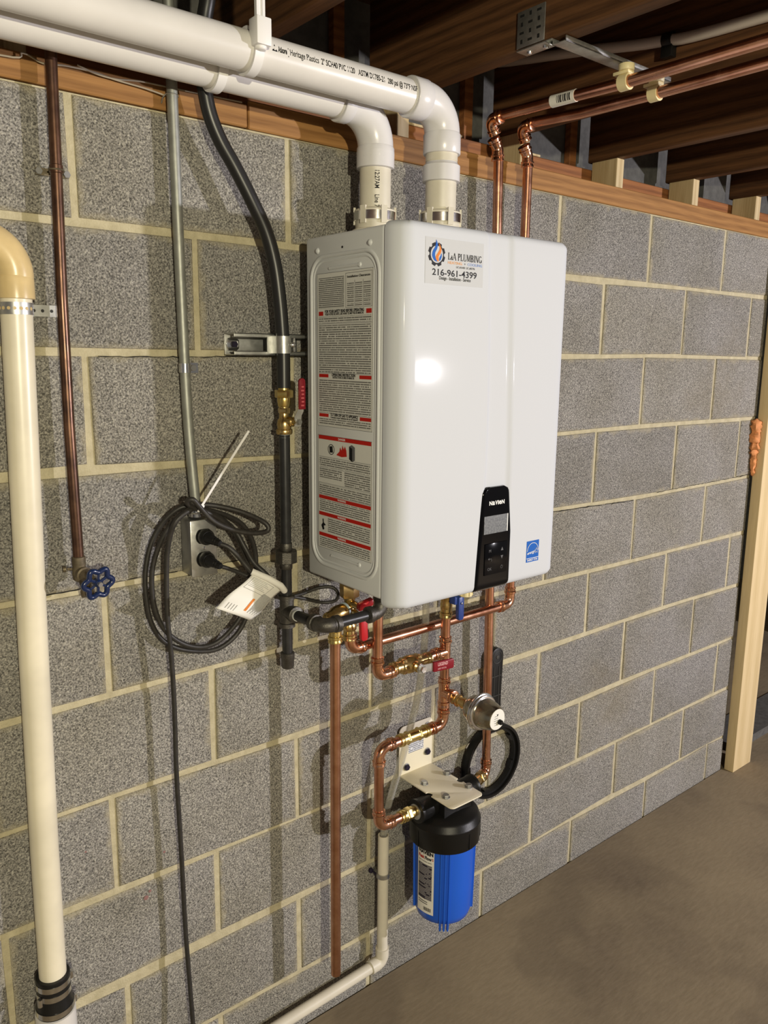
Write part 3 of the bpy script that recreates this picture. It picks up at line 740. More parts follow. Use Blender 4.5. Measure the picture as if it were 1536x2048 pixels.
def hanger(label, px, y, z, sx, ztop, box_dy):
    t = thing('pipe_hanger', label, 'pipe hanger', (px, y, z), 'white plastic vent pipe hangers')
    m = MB(); m.lathe((px-.008, y, z), (1,0,0), [(0,RV+.0003),(0,RV+.0055),(.016,RV+.0055),(.016,RV+.0003)], 36, caps=False); m.build('ring', NYLON, t, smooth=30)
    if ztop:
        by = y-RV-.006; bz = z+.018
        m = MB(); m.box(px-.013, by-.013, bz-.020, px+.013, by+.013, bz+.020); m.lathe((px, by, bz-.019), (0,0,-1), [(0,.010),(.006,.009),(.007,.0)], 18); m.build('clamp_block', NYLON, t, bevel=.002)
        m = MB(); m.box(px-.0075, by-.003, bz+.018, px-.003, by+.004, ztop); m.box(px+.003, by-.003, bz+.018, px+.0075, by+.004, ztop); m.box(px-.004, by-.0005, bz+.018, px+.004, by+.004, ztop); m.build('drop_strap', NYLON, t)
    return t
hanger('white plastic hanger with drop strap gripping the lettered vent pipe', .232, -.157, 2.031, 0, 2.3555, 0)
hanger('plain white plastic ring hanger around the rear vent pipe', .2060, -.0885, 2.018, 0, None, 0)

# ------------------------------------------------------------------ copper plumbing helpers
RP = .0111
def press_elbow(mb, c, din, dout, r=RP, R=.019, leg=.012, mi=0):
    arc = arc_corner(c, din, dout, R, 10); a, b = Vector(din).normalized(), Vector(dout).normalized()
    mb.tube(arc, r+.0016, 18, mi)
    for p, d in ((arc[0], -a), (arc[-1], b)): socket(mb, p, d, r, leg, mi)
def socket(mb, p, d, r=RP, leg=.012, mi=0, n=20):
    # press socket: plain barrel, raised O-ring bead, rolled end
    mb.lathe(p, d, [(-.003, r+.0014), (0, r+.0018), (leg*.45, r+.0018), (leg*.55, r+.0040), (leg*.80, r+.0042), (leg*.9, r+.0020), (leg, r+.0020), (leg+.003, r+.0034), (leg+.006, r+.0034), (leg+.007, r+.0006)], n, mi)
def run(name, pts, parent, r=RP, mat=None, n=20):
    m = MB(); m.tube(pts, r, n)
    return m.build(name, mat or COPPER, parent)
def elbow(c, din, dout, parent, r=RP, mat=None, R=.019, leg=.012, name='elbow'):
    m = MB(); press_elbow(m, c, din, dout, r, R, leg); return m.build(name, mat or COPPERB, parent)
# supply lines from the ceiling: A runs down to the filter, B runs down and back to the hot outlet
pa = thing('copper_water_line', 'copper line dropping right of heater down to the blue filter', 'pipe', (.93, -.05, .5))
a_top, a_bot = Vector((.924, -.05, 2.0)), Vector((.959, -.05, .49))
ka = Vector((.885, -.05, 2.076))
run('tube', [a_top, a_bot + Vector((0,0,.03))], pa)
run('tube', [ka + Vector((.012,-.03,0)), (.912, -.20, 2.078), (.925, -.36, 2.078), (.925, -3.2, 2.078)], pa)
m = MB(); d1 = (ka + Vector((0,0,-.02)) - a_top); press_elbow(m, a_top + Vector((-.003,0,.016)), (0,0,1), (-.75,0,.95), RP, .02, .012)
press_elbow(m, ka + Vector((.006,0,-.004)), (-.75,0,.95), (.10,-1,0), RP, .016, .010); m.build('elbow', COPPERB, pa)
m = MB(); m.lathe((.9125, -.206, 2.078), (.013,-.16,0), [(0,RP+.0002),(0,RP+.0008),(.058,RP+.0008),(.058,RP+.0002)], 24); lb = m.build('paper_label', PAPER, pa)
m = MB(); u_, v_, w_ = Vector((-.997,-.081,0)), Vector((0,0,1)), Vector((.081,-.997,0))
for k in range(9):
    for a0 in (-.6,-.3,0,.3):
        q = []
        for s_, da in ((.018+k*.0036, 0), (.018+k*.0036+.0012+.0009*(k % 3), 0), (.018+k*.0036+.0012+.0009*(k % 3), .3), (.018+k*.0036, .3)):
            a = a0+da-.15; q.append(Vector((.9125,-.206,2.078)) + w_*s_ + (u_*math.cos(a)+v_*math.sin(a))*(RP+.0011))
        m.add(q, [(0,1,2,3)])
m.build('bar_code', INK, lb, smooth=0)
bdir = Vector((-1,-.48,.22)).normalized()
elbow((a_bot.x, -.05, .486), (0,0,-1), bdir, pa, R=.016)
m = MB(); e0 = Vector((a_bot.x, -.05, .486)) + bdir*.034; m.lathe(e0, bdir, [(0,.0125),(.003,.0150),(.008,.0150),(.010,.0130),(.014,.0130)], 18); m.hexp(e0+bdir*.012, e0+bdir*.028, .0165); m.cyl(e0+bdir*.026, e0+bdir*.088, .0120); m.build('brass_adapter', BRASS, pa)
pb = thing('copper_water_line', 'copper line dropping right of heater and turning left along wall to red levers', 'pipe', (1.02, -.052, .94))
b_top, b_bot = Vector((1.0205, -.052, 2.0)), Vector((1.022, -.052, .952))
kb = Vector((.985, -.052, 2.078))
run('tube', [b_top, b_bot + Vector((0,0,.02))], pb)
run('tube', [kb + Vector((.010,-.03,0)), (1.020, -.20, 2.078), (1.026, -.36, 2.078), (1.022, -3.2, 2.078)], pb)
m = MB(); press_elbow(m, b_top + Vector((-.002,0,.016)), (0,0,1), (-.7,0,.95), RP, .02, .012); press_elbow(m, kb + Vector((.006,0,-.004)), (-.7,0,.95), (.12,-1,0), RP, .016, .010); m.build('elbow', COPPERB, pb)
hotc = Vector((.485, -.089, .952)); bc = Vector((1.022, -.052, .938)); hd = (hotc + Vector((.0,0,.004)) - bc).normalized()
elbow(bc, (0,0,-1), hd, pb, leg=.020)
run('tube', [bc + hd*.03, hotc - hd*.03], pb)
elbow(hotc, -hd*-1, (0,0,1), pb, mat=COPPERB)

# steel bracket with two clips under the joists
t = thing('pipe_bracket', 'perforated steel bracket hung from a joist above the copper pipes', 'bracket', (.74, -.3, 2.12))
m = MB(); y0, y1, z0, z1 = -.327, -.262, 2.121, 2.183
m.box(.7375, y0, z0, .7402, y1, z1); plate = m.build('plate', GALV, t, bevel=.0006)
m = MB()
for i in range(3):
    for j in range(4):
        m = MB(); m.obox((.7372, y0+.013+.020*i, z0+.010+.0145*j), (0,1,0), (0,0,1), (1,0,0), .010 if (i+j) % 2 else .005, .004 if (i+j) % 2 else .007, .0007); m.build('slot', SEALB, plate, smooth=0)
m = MB(); m.box(.7375, -.345, 2.1165, .768, -.262, 2.1190); m.box(.745, -.372, 2.1095, 1.078, -.341, 2.1115); m.box(.745, -.372, 2.1095, 1.078, -.3698, 2.1185); m.box(.745, -.3432, 2.1095, 1.078, -.341, 2.1185)
m.add([(.7375,-.341,2.1095),(.768,-.341,2.1095),(.768,-.330,2.1165),(.7375,-.330,2.1165),(.7375,-.341,2.1115),(.768,-.341,2.1115),(.768,-.330,2.1188),(.7375,-.330,2.1188)], [(0,1,2,3),(4,5,6,7),(0,1,5,4),(1,2,6,5),(2,3,7,6),(3,0,4,7)])
m.build('arm', GALV, t, bevel=.0005)
for y in (-.318, -.280):
    m = MB(); m.lathe((.754, y, 2.1166), (0,0,-1), [(0,.006),(.004,.005),(.005,0)], 10); m.build('screw', CHROME, t)
for x in (.925, 1.026):
    k = thing('pipe_clip', 'cream plastic clip under the bracket holding the %s copper pipe' % ('left-hand' if x < 1 else 'right-hand'), 'clip', (x, -.36, 2.078), 'cream pipe clips')
    m = MB(); prof = [(-.010,RP+.0003),(-.010,RP+.0040),(.010,RP+.0040),(.010,RP+.0003)]
    m.lathe((x, -.372, 2.078), (0,1,0), [(a, b) for a, b in prof], 28, caps=False); m.build('hook', CREAMN, k, smooth=30)
    m = MB(); m.box(x-.010, -.384, 2.0915, x+.010, -.350, 2.0975); m.lathe((x-.003, -.375, 2.0965), (0,0,1), [(0,.014),(.003,.015),(.0115,.015)], 18); m.build('base', CREAMN, k, bevel=.0008)
# PEX pipe and clip on the side of a joist
PXP = [(1.1355, .19, 2.300), (1.1355, .124, 2.286), (1.1355, -.107, 2.250), (1.1355, -.30, 2.217), (1.1355, -.52, 2.200), (1.1355, -1.6, 2.175), (1.1355, -3.2, 2.17)]
m = MB(); m.tube(catmull(PXP, 6), .0112, 16); tag(m.build('plastic_water_pipe', PEX), 'off-white plastic water pipe fastened along a dark joist face', 'pipe')
m = MB(); m.lathe((1.1355, -.312, 2.2155), (0,-1,-.1), [(0,.0114),(0,.0145),(.022,.0145),(.022,.0114)], 20, caps=False); m.box(1.128, -.335, 2.180, 1.1478, -.310, 2.203)
tag(m.build('pipe_strap', BLKP, bevel=.001), 'black plastic clip holding the off-white pipe on the joist', 'clip')

# ------------------------------------------------------------------ gas line
GX, GY = .3503, -.056
t = thing('gas_hose', 'thick black flexible gas hose curving down wall left of heater', 'gas hose', (GX, GY, 1.48))
HP = [(.216,-.07,2.30),(.211,-.07,2.156),(.205,-.062,2.10),(.202,-.056,2.061),(.205,-.052,2.01),(.214,-.05,1.964),(.233,-.05,1.922),(.260,-.052,1.881),(.290,-.055,1.83),(.318,-.056,1.778),(.335,-.056,1.723),(.344,-.056,1.661),(.348,-.056,1.616),(.3503,-.056,1.57),(.3503,-.056,1.499)]
m = MB(); m.tube(catmull(HP, 8), .0128, 20); m.build('jacket', HOSE, t)
m = MB(); m.lathe((GX,GY,1.4990), (0,0,-1), [(0,.0105),(.006,.0105)], 20); m.hexp((GX,GY,1.4955), (GX,GY,1.4805), .0178, rot=.25)
m.lathe((GX,GY,1.4812), (0,0,-1), [(0,.0128),(.003,.0132),(.016,.0118),(.018,.0105)], 22); m.build('nut', BRASSY, t)
t = thing('gas_valve', 'brass gas shut-off valve with red lever under the flexible hose', 'valve', (GX, GY, 1.414))
m = MB(); m.lathe((GX,GY,1.4640), (0,0,-1), [(0,.0098),(.003,.0098)], 20); m.hexp((GX,GY,1.4615), (GX,GY,1.4510), .0118, rot=.3)
m.lathe((GX,GY,1.4520), (0,0,-1), [(0,.0095),(.010,.0095),(.014,.0128),(.022,.0142),(.030,.0132),(.034,.012)], 24); m.hexp((GX,GY,1.4210), (GX,GY,1.4110), .0162, rot=.3, n=8)
m.lathe((GX+.003,GY,1.4355), (.35,-1,0), [(0,.010),(.018,.0095),(.020,.007),(.028,.007)], 20); m.build('body', BRASS, t)
pv = Vector((GX+.013, GY-.026, 1.4355))
m = MB(); m.prism([(-.007,-.008),(.007,-.008),(.0085,.012),(.013,.020),(.013,.032),(.004,.032),(-.002,.020),(-.007,.010)], pv, (1,0,0), (0,0,1), (0,-.002,0)); m.hexp(pv, pv+Vector((.0025,-.007,0)), .0062); m.build('lever_arm', GALV, t)
m = MB(); m.prism([(-.0068,.0)]+[(-.0068,.052)]+[(.0068*math.cos(PI-PI*i/8), .052+.0068*math.sin(PI-PI*i/8)) for i in range(1,8)]+[(.0068,.052),(.0068,0)], pv+Vector((.0085,-.0005,.024)), (1,0,0), (0,0,1), (0,-.006,0)); gl = m.build('lever_grip', DRED, t, bevel=.0012)
m = MB()
for k in range(6): m.box(pv.x+.0050+.001*(k % 2), pv.y-.0068, pv.z+.030+.007*k, pv.x+.0115, pv.y-.0066, pv.z+.033+.007*k)
m.build('embossing', M('worn_red', (.55,.10,.12), .4), gl)
t = thing('gas_pipe', 'black iron gas pipe with tee and capped drip leg left of heater', 'gas pipe', (GX, GY, .93))
RI = .0106
m = MB(); m.lathe((GX,GY,1.4125), (0,0,-1), [(0,RI-.0005),(.008,RI)], 20); m.build('thread_sealant', M('pipe_dope', (.45,.52,.55), .6), t)
for za, zb in ((1.410,1.185), (1.150,1.070), (1.030,.960)):
    m = MB(); m.cyl((GX,GY,za), (GX,GY,zb), RI, 24); m.build('pipe', IRON, t)
m = MB(); m.hexp((GX,GY,1.196), (GX,GY,1.178), .0128, rot=.2, n=8); m.hexp((GX,GY,1.181), (GX,GY,1.156), .0225, rot=.1, n=8); m.hexp((GX,GY,1.158), (GX,GY,1.143), .0132, rot=.2, n=8); m.build('union', CASTI, t)
def band(mb, p, d, r, w=.010): mb.lathe(p, d, [(0,r*.96),(.001,r+.0016),(w-.001,r+.0016),(w,r*.98)], 22)
TZ = 1.0555
m = MB(); m.cyl((GX,GY,TZ+.030), (GX,GY,TZ-.030), .0142, 24); band(m, (GX,GY,TZ+.024), (0,0,1), .0150); band(m, (GX,GY,TZ-.024), (0,0,-1), .0150)
m.cyl((GX,GY,TZ), (GX,GY-.030,TZ), .0142, 24); band(m, (GX,GY-.026,TZ), (0,-1,0), .0150); m.build('tee', CASTI, t)
m = MB(); m.lathe((GX,GY-.0365,TZ), (0,-1,0), [(0,RI+.001),(.004,RI+.001)], 20); m.build('thread_tape', M('pipe_tape', (.62,.64,.62), .5), t)
EY_ = -.186; EX = .490
for pa_, pb_ in (((GX,GY-.03,TZ), (GX,EY_+.03,TZ+.002)), ((GX+.03,EY_,TZ+.003), (EX-.03,EY_,TZ+.004)), ((EX,EY_,TZ+.03), (EX,EY_,1.127))):
    m = MB(); m.cyl(pa_, pb_, RI, 22); m.build('nipple', IRON, t)
def cast_elbow(c, din, dout, name='cast_elbow'):
    mm = MB(); arc = arc_corner(c, din, dout, .020, 10); mm.tube(arc, .0142, 22)
    a, b = Vector(din).normalized(), Vector(dout).normalized()
    for p, d in ((arc[0], -a), (arc[-1], b)): mm.cyl(p, p+d*.008, .0142, 22); band(mm, p+d*.004, d, .0150, .012)
    return mm.build(name, CASTI, t)
cast_elbow((GX,EY_,TZ+.002), (0,-1,0), (1,0,0)); cast_elbow((EX,EY_,TZ+.004), (1,0,0), (0,0,1))
m = MB(); m.lathe((GX,GY,.968), (0,0,-1), [(0,.0125),(.002,.0148),(.012,.0146),(.014,.0134),(.030,.0132),(.034,.011),(.035,0)], 22); m.build('cap', CASTI, t)
t = thing('strut_channel', 'short steel strut channel bolted to wall behind the gas hose', 'strut', (.33, 0, 1.56))
m = MB(); x0, x1, zc, hh, dp = .256, .416, 1.5795, .0205, .040
m.box(x0, -.0030, zc-hh, x1, -.0028+.002, zc+hh)
for s in (-1, 1):
    m.box(x0, -dp, zc+s*hh, x1, -.001, zc+s*(hh-.0025)); m.box(x0, -dp, zc+s*hh, x1, -dp+.0025, zc+s*(hh-.0085)); m.box(x0, -dp, zc+s*(hh-.0085), x1, -dp+.009, zc+s*(hh-.0062))
m.build('channel', GALV, t, bevel=.0008)
for x in (.272, .385):
    m = MB(); m.prism([(a*.0185*.62, b*.0115) for a, b in ((-1,-1),(.6,-1),(1,-.6),(1,.6),(.6,1),(-1,1),(-1.35,0))], (x,-.0060,zc), (1,0,0), (0,0,1), (0,-.0022,0)); m.build('washer', CHROME, t, bevel=.0004)
    m = MB(); m.hexp((x,-.0075,zc), (x,-.0150,zc), .0062); m.build('bolt', INKN, t)
t = thing('hose_clamp', 'bright steel clamp holding the gas hose on the strut channel', 'clamp', (GX, -.05, 1.5795))
m = MB(); arc = [(GX+.0138*math.cos(a), GY-.0138*math.sin(a)) for a in [PI*i/14 for i in range(15)]]
poly = arc + [(GX-.0138,-.0405),(GX-.026,-.0405),(GX-.026,-.0425),(GX-.0155,-.0425)] + [(GX+.0155*math.cos(a), GY-.0155*math.sin(a)) for a in [PI-PI*i/14 for i in range(15)]] + [(GX+.0155,-.0425),(GX+.020,-.0425),(GX+.020,-.0405),(GX+.0138,-.0405)]
A = [(x, y, zc-.016) for x, y in poly]; B = [(x, y, zc+.016) for x, y in poly]; n = len(poly)
m.add(A+B, [(i, (i+1) % n, (i+1) % n+n, i+n) for i in range(n)]); m.build('strap', GALV, t, smooth=35)
m = MB(); m.obox((GX+.019,-.055,zc), (1,0,0), (0,1,0), (0,0,1), .004, .022, .026); m.lathe((GX+.012,-.0700,zc), (.25,-1,0), [(0,.0055),(.004,.005),(.006,.002)], 14); m.build('screw', CHROME, t, bevel=.0006)

# ------------------------------------------------------------------ valves below the heater
def lever(p, d, w, L, th, mat, parent, name='lever', taper=1.0):
    # flat lever: pivots at p, runs along d, thickness towards -Y
    d = Vector(d).normalized(); s = Vector((d.z, 0, -d.x)) if abs(d.y) < .5 else Vector((1,0,0))
    mm = MB(); pol = [(-w/2,-w*.55),(w/2,-w*.55),(w/2*taper,L-w/3),(w/3*taper,L),(-w/3*taper,L),(-w/2*taper,L-w/3)]
    mm.prism(pol, p, s, d, (0,-th,0)); return mm.build(name, mat, parent, bevel=.0014)
HXX, HYY = .4825, -.089
t = thing('hot_outlet_valve', 'brass isolation valve with two red levers under the heater', 'valve', (HXX, HYY, .98))
m = MB(); m.cyl((HXX,HYY,1.129), (HXX,HYY,1.085), .013, 20); m.hexp((HXX,HYY,1.098), (HXX,HYY,1.068), .0205, rot=.2); m.build('union_nut', BRONZE, t)
m = MB(); m.lathe((HXX,HYY,1.070), (0,0,-1), [(0,.0125),(.006,.0130),(.008,.0115),(.020,.0115),(.024,.0140),(.046,.0140),(.050,.012),(.058,.0125),(.062,.0150),(.072,.0150),(.075,.0125),(.080,.0125)], 22)
socket(m, (HXX,HYY,.992), (0,0,-1), RP, .012); m.lathe((HXX,HYY,1.036), (0,-1,0), [(0,.009),(.022,.009),(.026,.007),(.036,.007)], 16); m.lathe((HXX,HYY,1.0545), (0,-1,0), [(0,.008),(.020,.008),(.024,.006),(.032,.006)], 16); m.build('body', BRASS, t)
m = MB(); m.obox((HXX+.010, HYY-.040, 1.060), (1,-.3,.35), (0,0,1), (.3,1,0), .034, .015, .020); m.build('drain_handle', RED, t, bevel=.004)
lever((HXX+.006, HYY-.034, 1.026), (.05,0,-1), .0165, .044, .010, RED, t, 'lever')
t = thing('relief_valve', 'brass pressure relief valve behind the black iron elbow', 'valve', (.436, -.103, 1.0))
m = MB(); m.lathe((HXX-.010,-.092,1.043), (-1,-.15,-.1), [(0,.012),(.004,.0150),(.012,.0160),(.022,.0170),(.034,.0165),(.044,.012),(.056,.0115),(.060,.009),(.062,0)], 22); m.build('body', BRASS, t)
m = MB(); m.lathe((HXX-.012,-.092,1.043), (-1,-.15,-.1), [(0,.0125),(0.001,.0166),(.005,.0166),(.006,.0125)], 22); m.build('thread_tape', M('blue_tape', (.42,.55,.66), .5), t)
m = MB(); m.lathe((.436,-.103,1.038), (0,0,-1), [(0,.0125),(.020,.0125),(.022,.0145),(.030,.0145),(.032,.0125)], 22); socket(m, (.436,-.103,1.005), (0,0,-1), RP, .016); m.build('outlet', BRASSY, t)
m = MB(); m.cyl((.436,-.103,.992), (.436,-.103,.198), RP, 24); tag(m.build('relief_pipe', COPPERD), 'long straight copper pipe from relief valve ending near the floor', 'pipe')
CX, CY_ = .7415, -.110
t = thing('cold_inlet_valve', 'brass isolation valve with blue lever under the heater', 'valve', (CX, CY_, .96))
m = MB(); m.cyl((CX,CY_,1.129), (CX,CY_,1.050), .0125, 20); m.lathe((CX,CY_,1.055), (0,0,-1), [(0,.0130),(.012,.0155),(.034,.0155),(.040,.0130),(.046,.0140),(.056,.0140),(.060,.0120)], 22); socket(m, (CX,CY_,.996), (0,0,-1), RP, .014)
m.lathe((CX,CY_,1.032), (.4,-1,0), [(0,.008),(.024,.008),(.030,.006)], 16); m.build('body', BRASS, t)
lever((CX+.012, CY_-.026, 1.022), (.02,0,-1), .0165, .046, .011, BLUEV, t, 'lever')
m = MB(); m.obox((CX+.003, CY_-.024, 1.024), (1,0,0), (0,1,0), (0,0,1), .016, .018, .020); m.lathe((CX+.012, CY_-.037, 1.016), (0,-1,0), [(0,.0035),(.002,.003),(.0025,0)], 12, mi=1); m.build('lever_hub', [BLUEV, CHROME], t, bevel=.002)
# cold feed below the valve: down past two tees, across to the left, down to the filter inlet
t = thing('cold_feed_pipe', 'bright copper feed with tees and elbows zigzagging from blue-levered valve to filter', 'pipe', (CX, CY_, .53))
TZ1, TZ2, EZ = .893, .793, .712
EXL = .549
run('tube', [(CX,CY_,.985), (CX,CY_,TZ1)], t); run('tube', [(CX,CY_,TZ1), (CX,CY_,EZ+.03)], t)
def tee(c, d1, d2, parent, leg=.016, mat=None):
    mm = MB(); c = Vector(c)
    for d in (Vector(d1), -Vector(d1), Vector(d2)):
        d = d.normalized(); mm.cyl(c, c+d*.014, RP+.0017, 20); socket(mm, c+d*.014, d, RP, leg)
    return mm.build('tee', mat or COPPERB, parent)
tee((CX,CY_,TZ1), (0,0,1), (-1,0,0), t); tee((CX,CY_,TZ2), (0,0,1), (0,-1,0), t)
elbow((CX,CY_,EZ), (0,0,-1), (-1,0,0), t, R=.022); elbow((EXL,CY_,EZ), (-1,0,0), (0,0,-1), t, R=.022)
run('tube', [(CX-.03,CY_,EZ), (EXL+.03,CY_,EZ)], t)
m = MB(); m.cyl((.690,CY_,EZ), (.608,CY_,EZ), RP+.0022, 20); socket(m, (.676,CY_,EZ), (1,0,0), RP, .010); socket(m, (.622,CY_,EZ), (-1,0,0), RP, .010); m.hexp((.668,CY_,EZ), (.660,CY_,EZ), .0155); m.hexp((.634,CY_,EZ), (.626,CY_,EZ), .0155); m.build('brass_coupling', BRASSY, t)
fz = .5205
ed = Vector((1,.0,-.02)).normalized()
run('tube', [(EXL,CY_,EZ-.03), (EXL+.001,CY_,fz+.03)], t); elbow((EXL+.001,CY_,fz), (0,0,-1), ed, t, R=.022, leg=.014)
run('tube', [(EXL+.03,CY_,fz), (.640,CY_,fz-.001)], t)
m = MB(); socket(m, (.628,CY_,fz-.001), (-1,0,0), RP, .010); m.hexp((.628,CY_,fz-.001), (.644,CY_,fz-.001), .0160); m.lathe((.642,CY_,fz-.001), (1,0,0), [(0,.0145),(.006,.0145),(.008,.0125),(.024,.0125)], 20); m.build('brass_adapter', BRASSY, t)
# bypass: from upper tee left through the valve, then up to the heater
t = thing('bypass_pipe', 'copper bypass leg rising to the heater left of the red-levered valve', 'pipe', (.541, CY_, .88))
LXX = .542
run('tube', [(LXX,CY_,1.127), (LXX,CY_,.915)], t); elbow((LXX,CY_,TZ1-.011), (0,0,-1), (1,0,.06), t, R=.020, leg=.018)
run('tube', [(LXX+.03,CY_,TZ1-.009), (.610,CY_,TZ1-.005)], t); run('tube', [(.66,CY_,TZ1-.002), (CX-.03,CY_,TZ1)], t)
t = thing('ball_valve', 'brass ball valve with dark red lettered lever on the copper bypass', 'valve', (.64, CY_, .885))
m = MB(); vz = TZ1-.004; socket(m, (.602,CY_,vz), (-1,0,0), RP, .014); socket(m, (.672,CY_,vz), (1,0,0), RP, .014)
m.lathe((.600,CY_,vz), (1,0,0), [(0,.0135),(.006,.0140),(.008,.0170),(.018,.0170),(.022,.0195),(.034,.0205),(.046,.0195),(.050,.0170),(.062,.0170),(.064,.0140),(.074,.0135)], 24)
m.hexp((.608,CY_,vz), (.620,CY_,vz), .0190); m.hexp((.652,CY_,vz), (.662,CY_,vz), .0190); m.lathe((.637,CY_,vz), (0,-1,-.0), [(0,.013),(.026,.012),(.029,.008),(.036,.008)], 20); m.build('body', BRASS, t)
lv = Vector((.637, CY_-.037, vz)); 
m = MB(); m.lathe(lv+Vector((0,.004,0)), (0,-1,0), [(0,.0105),(.003,.0105)], 20); m.hexp(lv+Vector((0,0,0)), lv+Vector((0,-.009,0)), .0078); m.build('lever_nut', CHROME, t)
m = MB(); m.prism([(-.009,-.009),(.030,-.009),(.034,-.0095),(.034,.0095),(.030,.009),(-.009,.009)], lv+Vector((0,-.0005,0)), (1,-.18,.01), (0,0,1), (0,-.0022,0)); m.build('lever_arm', GALV, t)
go = lv+Vector((.026,-.0045,0)); gu = Vector((1,-.18,.01)).normalized()
m = MB(); m.prism([(0,-.0115),(.050,-.0115),(.053,-.0085),(.053,.0085),(.050,.0115),(0,.0115)], go, gu, (0,0,1), (0,-.007,0)); gp = m.build('lever_grip', DRED, t, bevel=.0015)
m = MB(); text_on(m, 'LEGEND', .0105, go+Vector((0,-.0074,.0012))+gu*.010, gu, (0,0,1), .0002, 'LEFT', .026); text_on(m, '600 WOG', .0055, go+Vector((0,-.0074,-.0072))+gu*.010, gu, (0,0,1), 0, 'LEFT', .022); m.build('lettering', M('pink_ink', (.75,.42,.44), .5), gp, smooth=0)
# arrester / gauge on the lower tee
t = thing('pressure_regulator', 'satin silver dome with white dial label on branch beside the copper feed', 'regulator', (CX, -.25, .78))
gd = Vector((.0,-1,.0)).normalized(); g0 = Vector((CX, CY_-.030, TZ2-.004))
m = MB(); socket(m, g0, gd, RP-.002, .006); m.hexp(g0+gd*.014, g0+gd*.024, .0145); m.lathe(g0+gd*.022, gd, [(0,.0115),(.012,.0115),(.013,.0135),(.024,.0140),(.026,.0115),(.034,.0115)], 20); m.build('adapter', BRASS, t)
g1 = g0+gd*.052
m = MB(); m.lathe(g1, gd, [(0,.012),(.002,.022),(.010,.0285),(.022,.0330),(.036,.0350)], 36); m.build('back_bowl', NICKEL, t)
m = MB(); m.lathe(g1, gd, [(.034,.0345),(.035,.0415),(.038,.0430),(.041,.0418),(.0425,.0375),(.044,.0402),(.0470,.0395),(.0485,.0355),(.048,.032)], 40, caps=False); m.build('rim', CHROME, t)
m = MB(); m.lathe(g1, gd, [(.040,.0340),(.054,.0336),(.066,.0320),(.076,.0290),(.083,.0265),(.087,.0240)], 40); m.build('dome', NICKEL, t)
u_, v_, w_ = basis(gd)
m = MB(); m.prism([(.0225*math.cos(a)*(1.05 if math.sin(a) < 0 else 1), .0235*math.sin(a)) for a in [2*PI*i/28 for i in range(28)]], g1+gd*.086, (1,0,0), (0,0,1), gd*.0016); dl = m.build('dial_label', PAPER, t)
m = MB()
for k in range(5): m.obox(g1+gd*.0875+Vector((-.004,0,-.012+.005*k)), (1,0,0), (0,0,1), gd, .014-.002*abs(k-2), .0009, .0002)
m.add([g1+gd*.0876+Vector((a,0,b)) for a, b in ((-.003,.012),(.003,.012),(0,.007))], [(0,1,2)]); m.build('print', INKG, dl, smooth=0)
m = MB(); m.lathe(g1+gd*.086+Vector((.006,0,-.007)), gd, [(0,.0060),(.008,.0055),(.010,.004),(.0105,0)], 16); m.build('knob', BLKP, t)

# ------------------------------------------------------------------ filter
FX, FY = .7555, -.110
t = thing('filter_bracket', 'cream painted steel angle bracket on wall carrying the blue filter', 'bracket', (FX, 0, .547))
def rr2(w, h, r, n=5):
    P = []
    for cx_, cy_, a0 in ((w/2-r, h-r, 0), (-w/2+r, h-r, PI/2)):
        for i in range(n+1): a = a0+PI/2*i/n; P.append((cx_+r*math.cos(a), cy_+r*math.sin(a)))
    return P + [(-w/2, 0), (w/2, 0)]
m = MB(); m.prism(rr2(.109, .130, .014), (.7505, -.0030, .5445), (1,0,0), (0,0,1), (0,-.003,0))
pl = []
hw, dpt, r = .0525, .187, .012
def arcp(cx_, cy_, r_, a0, a1, n=6): return [(cx_+r_*math.cos(a0+(a1-a0)*i/n), cy_+r_*math.sin(a0+(a1-a0)*i/n)) for i in range(n+1)]
pl = [(-hw,0), (hw,0), (hw,.098)] + arcp(hw, .1075, .0095, -PI/2, -3*PI/2) + [(hw,.117)] + arcp(hw-r, dpt-r, r, 0, PI/2) + arcp(-hw+r, dpt-r, r, PI/2, PI) + [(-hw,.117)] + arcp(-hw, .1075, .0095, PI/2, -PI/2) + [(-hw,.098)]
m.prism(pl, (.7515, -.004, .5440), (1,0,0), (0,-1,0), (0,0,.0032)); m.build('plate', CREAMP, t, bevel=.0008, smooth=35)
for x, z in ((.719,.565), (.787,.585), (.719,.650), (.787,.655)):
    m = MB(); m.lathe((x,-.0062,z), (0,-1,0), [(0,.0098),(.0016,.0098),(.0018,.006)], 18, mi=1); m.hexp((x,-.007,z), (x,-.0135,z), .0078); m.build('wall_bolt', [INKN, GALV], t)
for x, y in ((.7225,-.070), (.7975,-.070), (.7225,-.146), (.7975,-.146)):
    m = MB(); m.lathe((x,y,.5472), (0,0,1), [(0,.0100),(.0016,.0098),(.0020,.006)], 20); m.hexp((x,y,.5482), (x,y,.5545), .0080); m.build('bolt', STEELD, t)
m = MB(); m.box(.726, -.0064, .598, .775, -.006, .640); lb = m.build('paper_label', PRINTB, t)
m = MB(); text_on(m, '128', .012, (.731, -.0066, .625), (1,0,0), (0,0,1), .0003, 'LEFT'); m.box(.726,-.0066,.6235,.775,-.0065,.640,1) if False else None; m.build('lettering', INK, lb, smooth=0)
t = thing('water_filter', 'blue cylindrical water filter housing with black cap near floor', 'filter', (FX, FY, .2))
m = MB(); m.lathe((FX,FY,.420), (0,0,1), [(0,.0835),(.002,.0855),(.046,.0860),(.0525,.0870),(.0545,.0850),(.066,.0820),(.072,.077),(.080,.060),(.084,.045),(.112,.040)], 56)
m.box(FX-.044, FY-.044, .500, FX+.044, FY+.044, .5435)
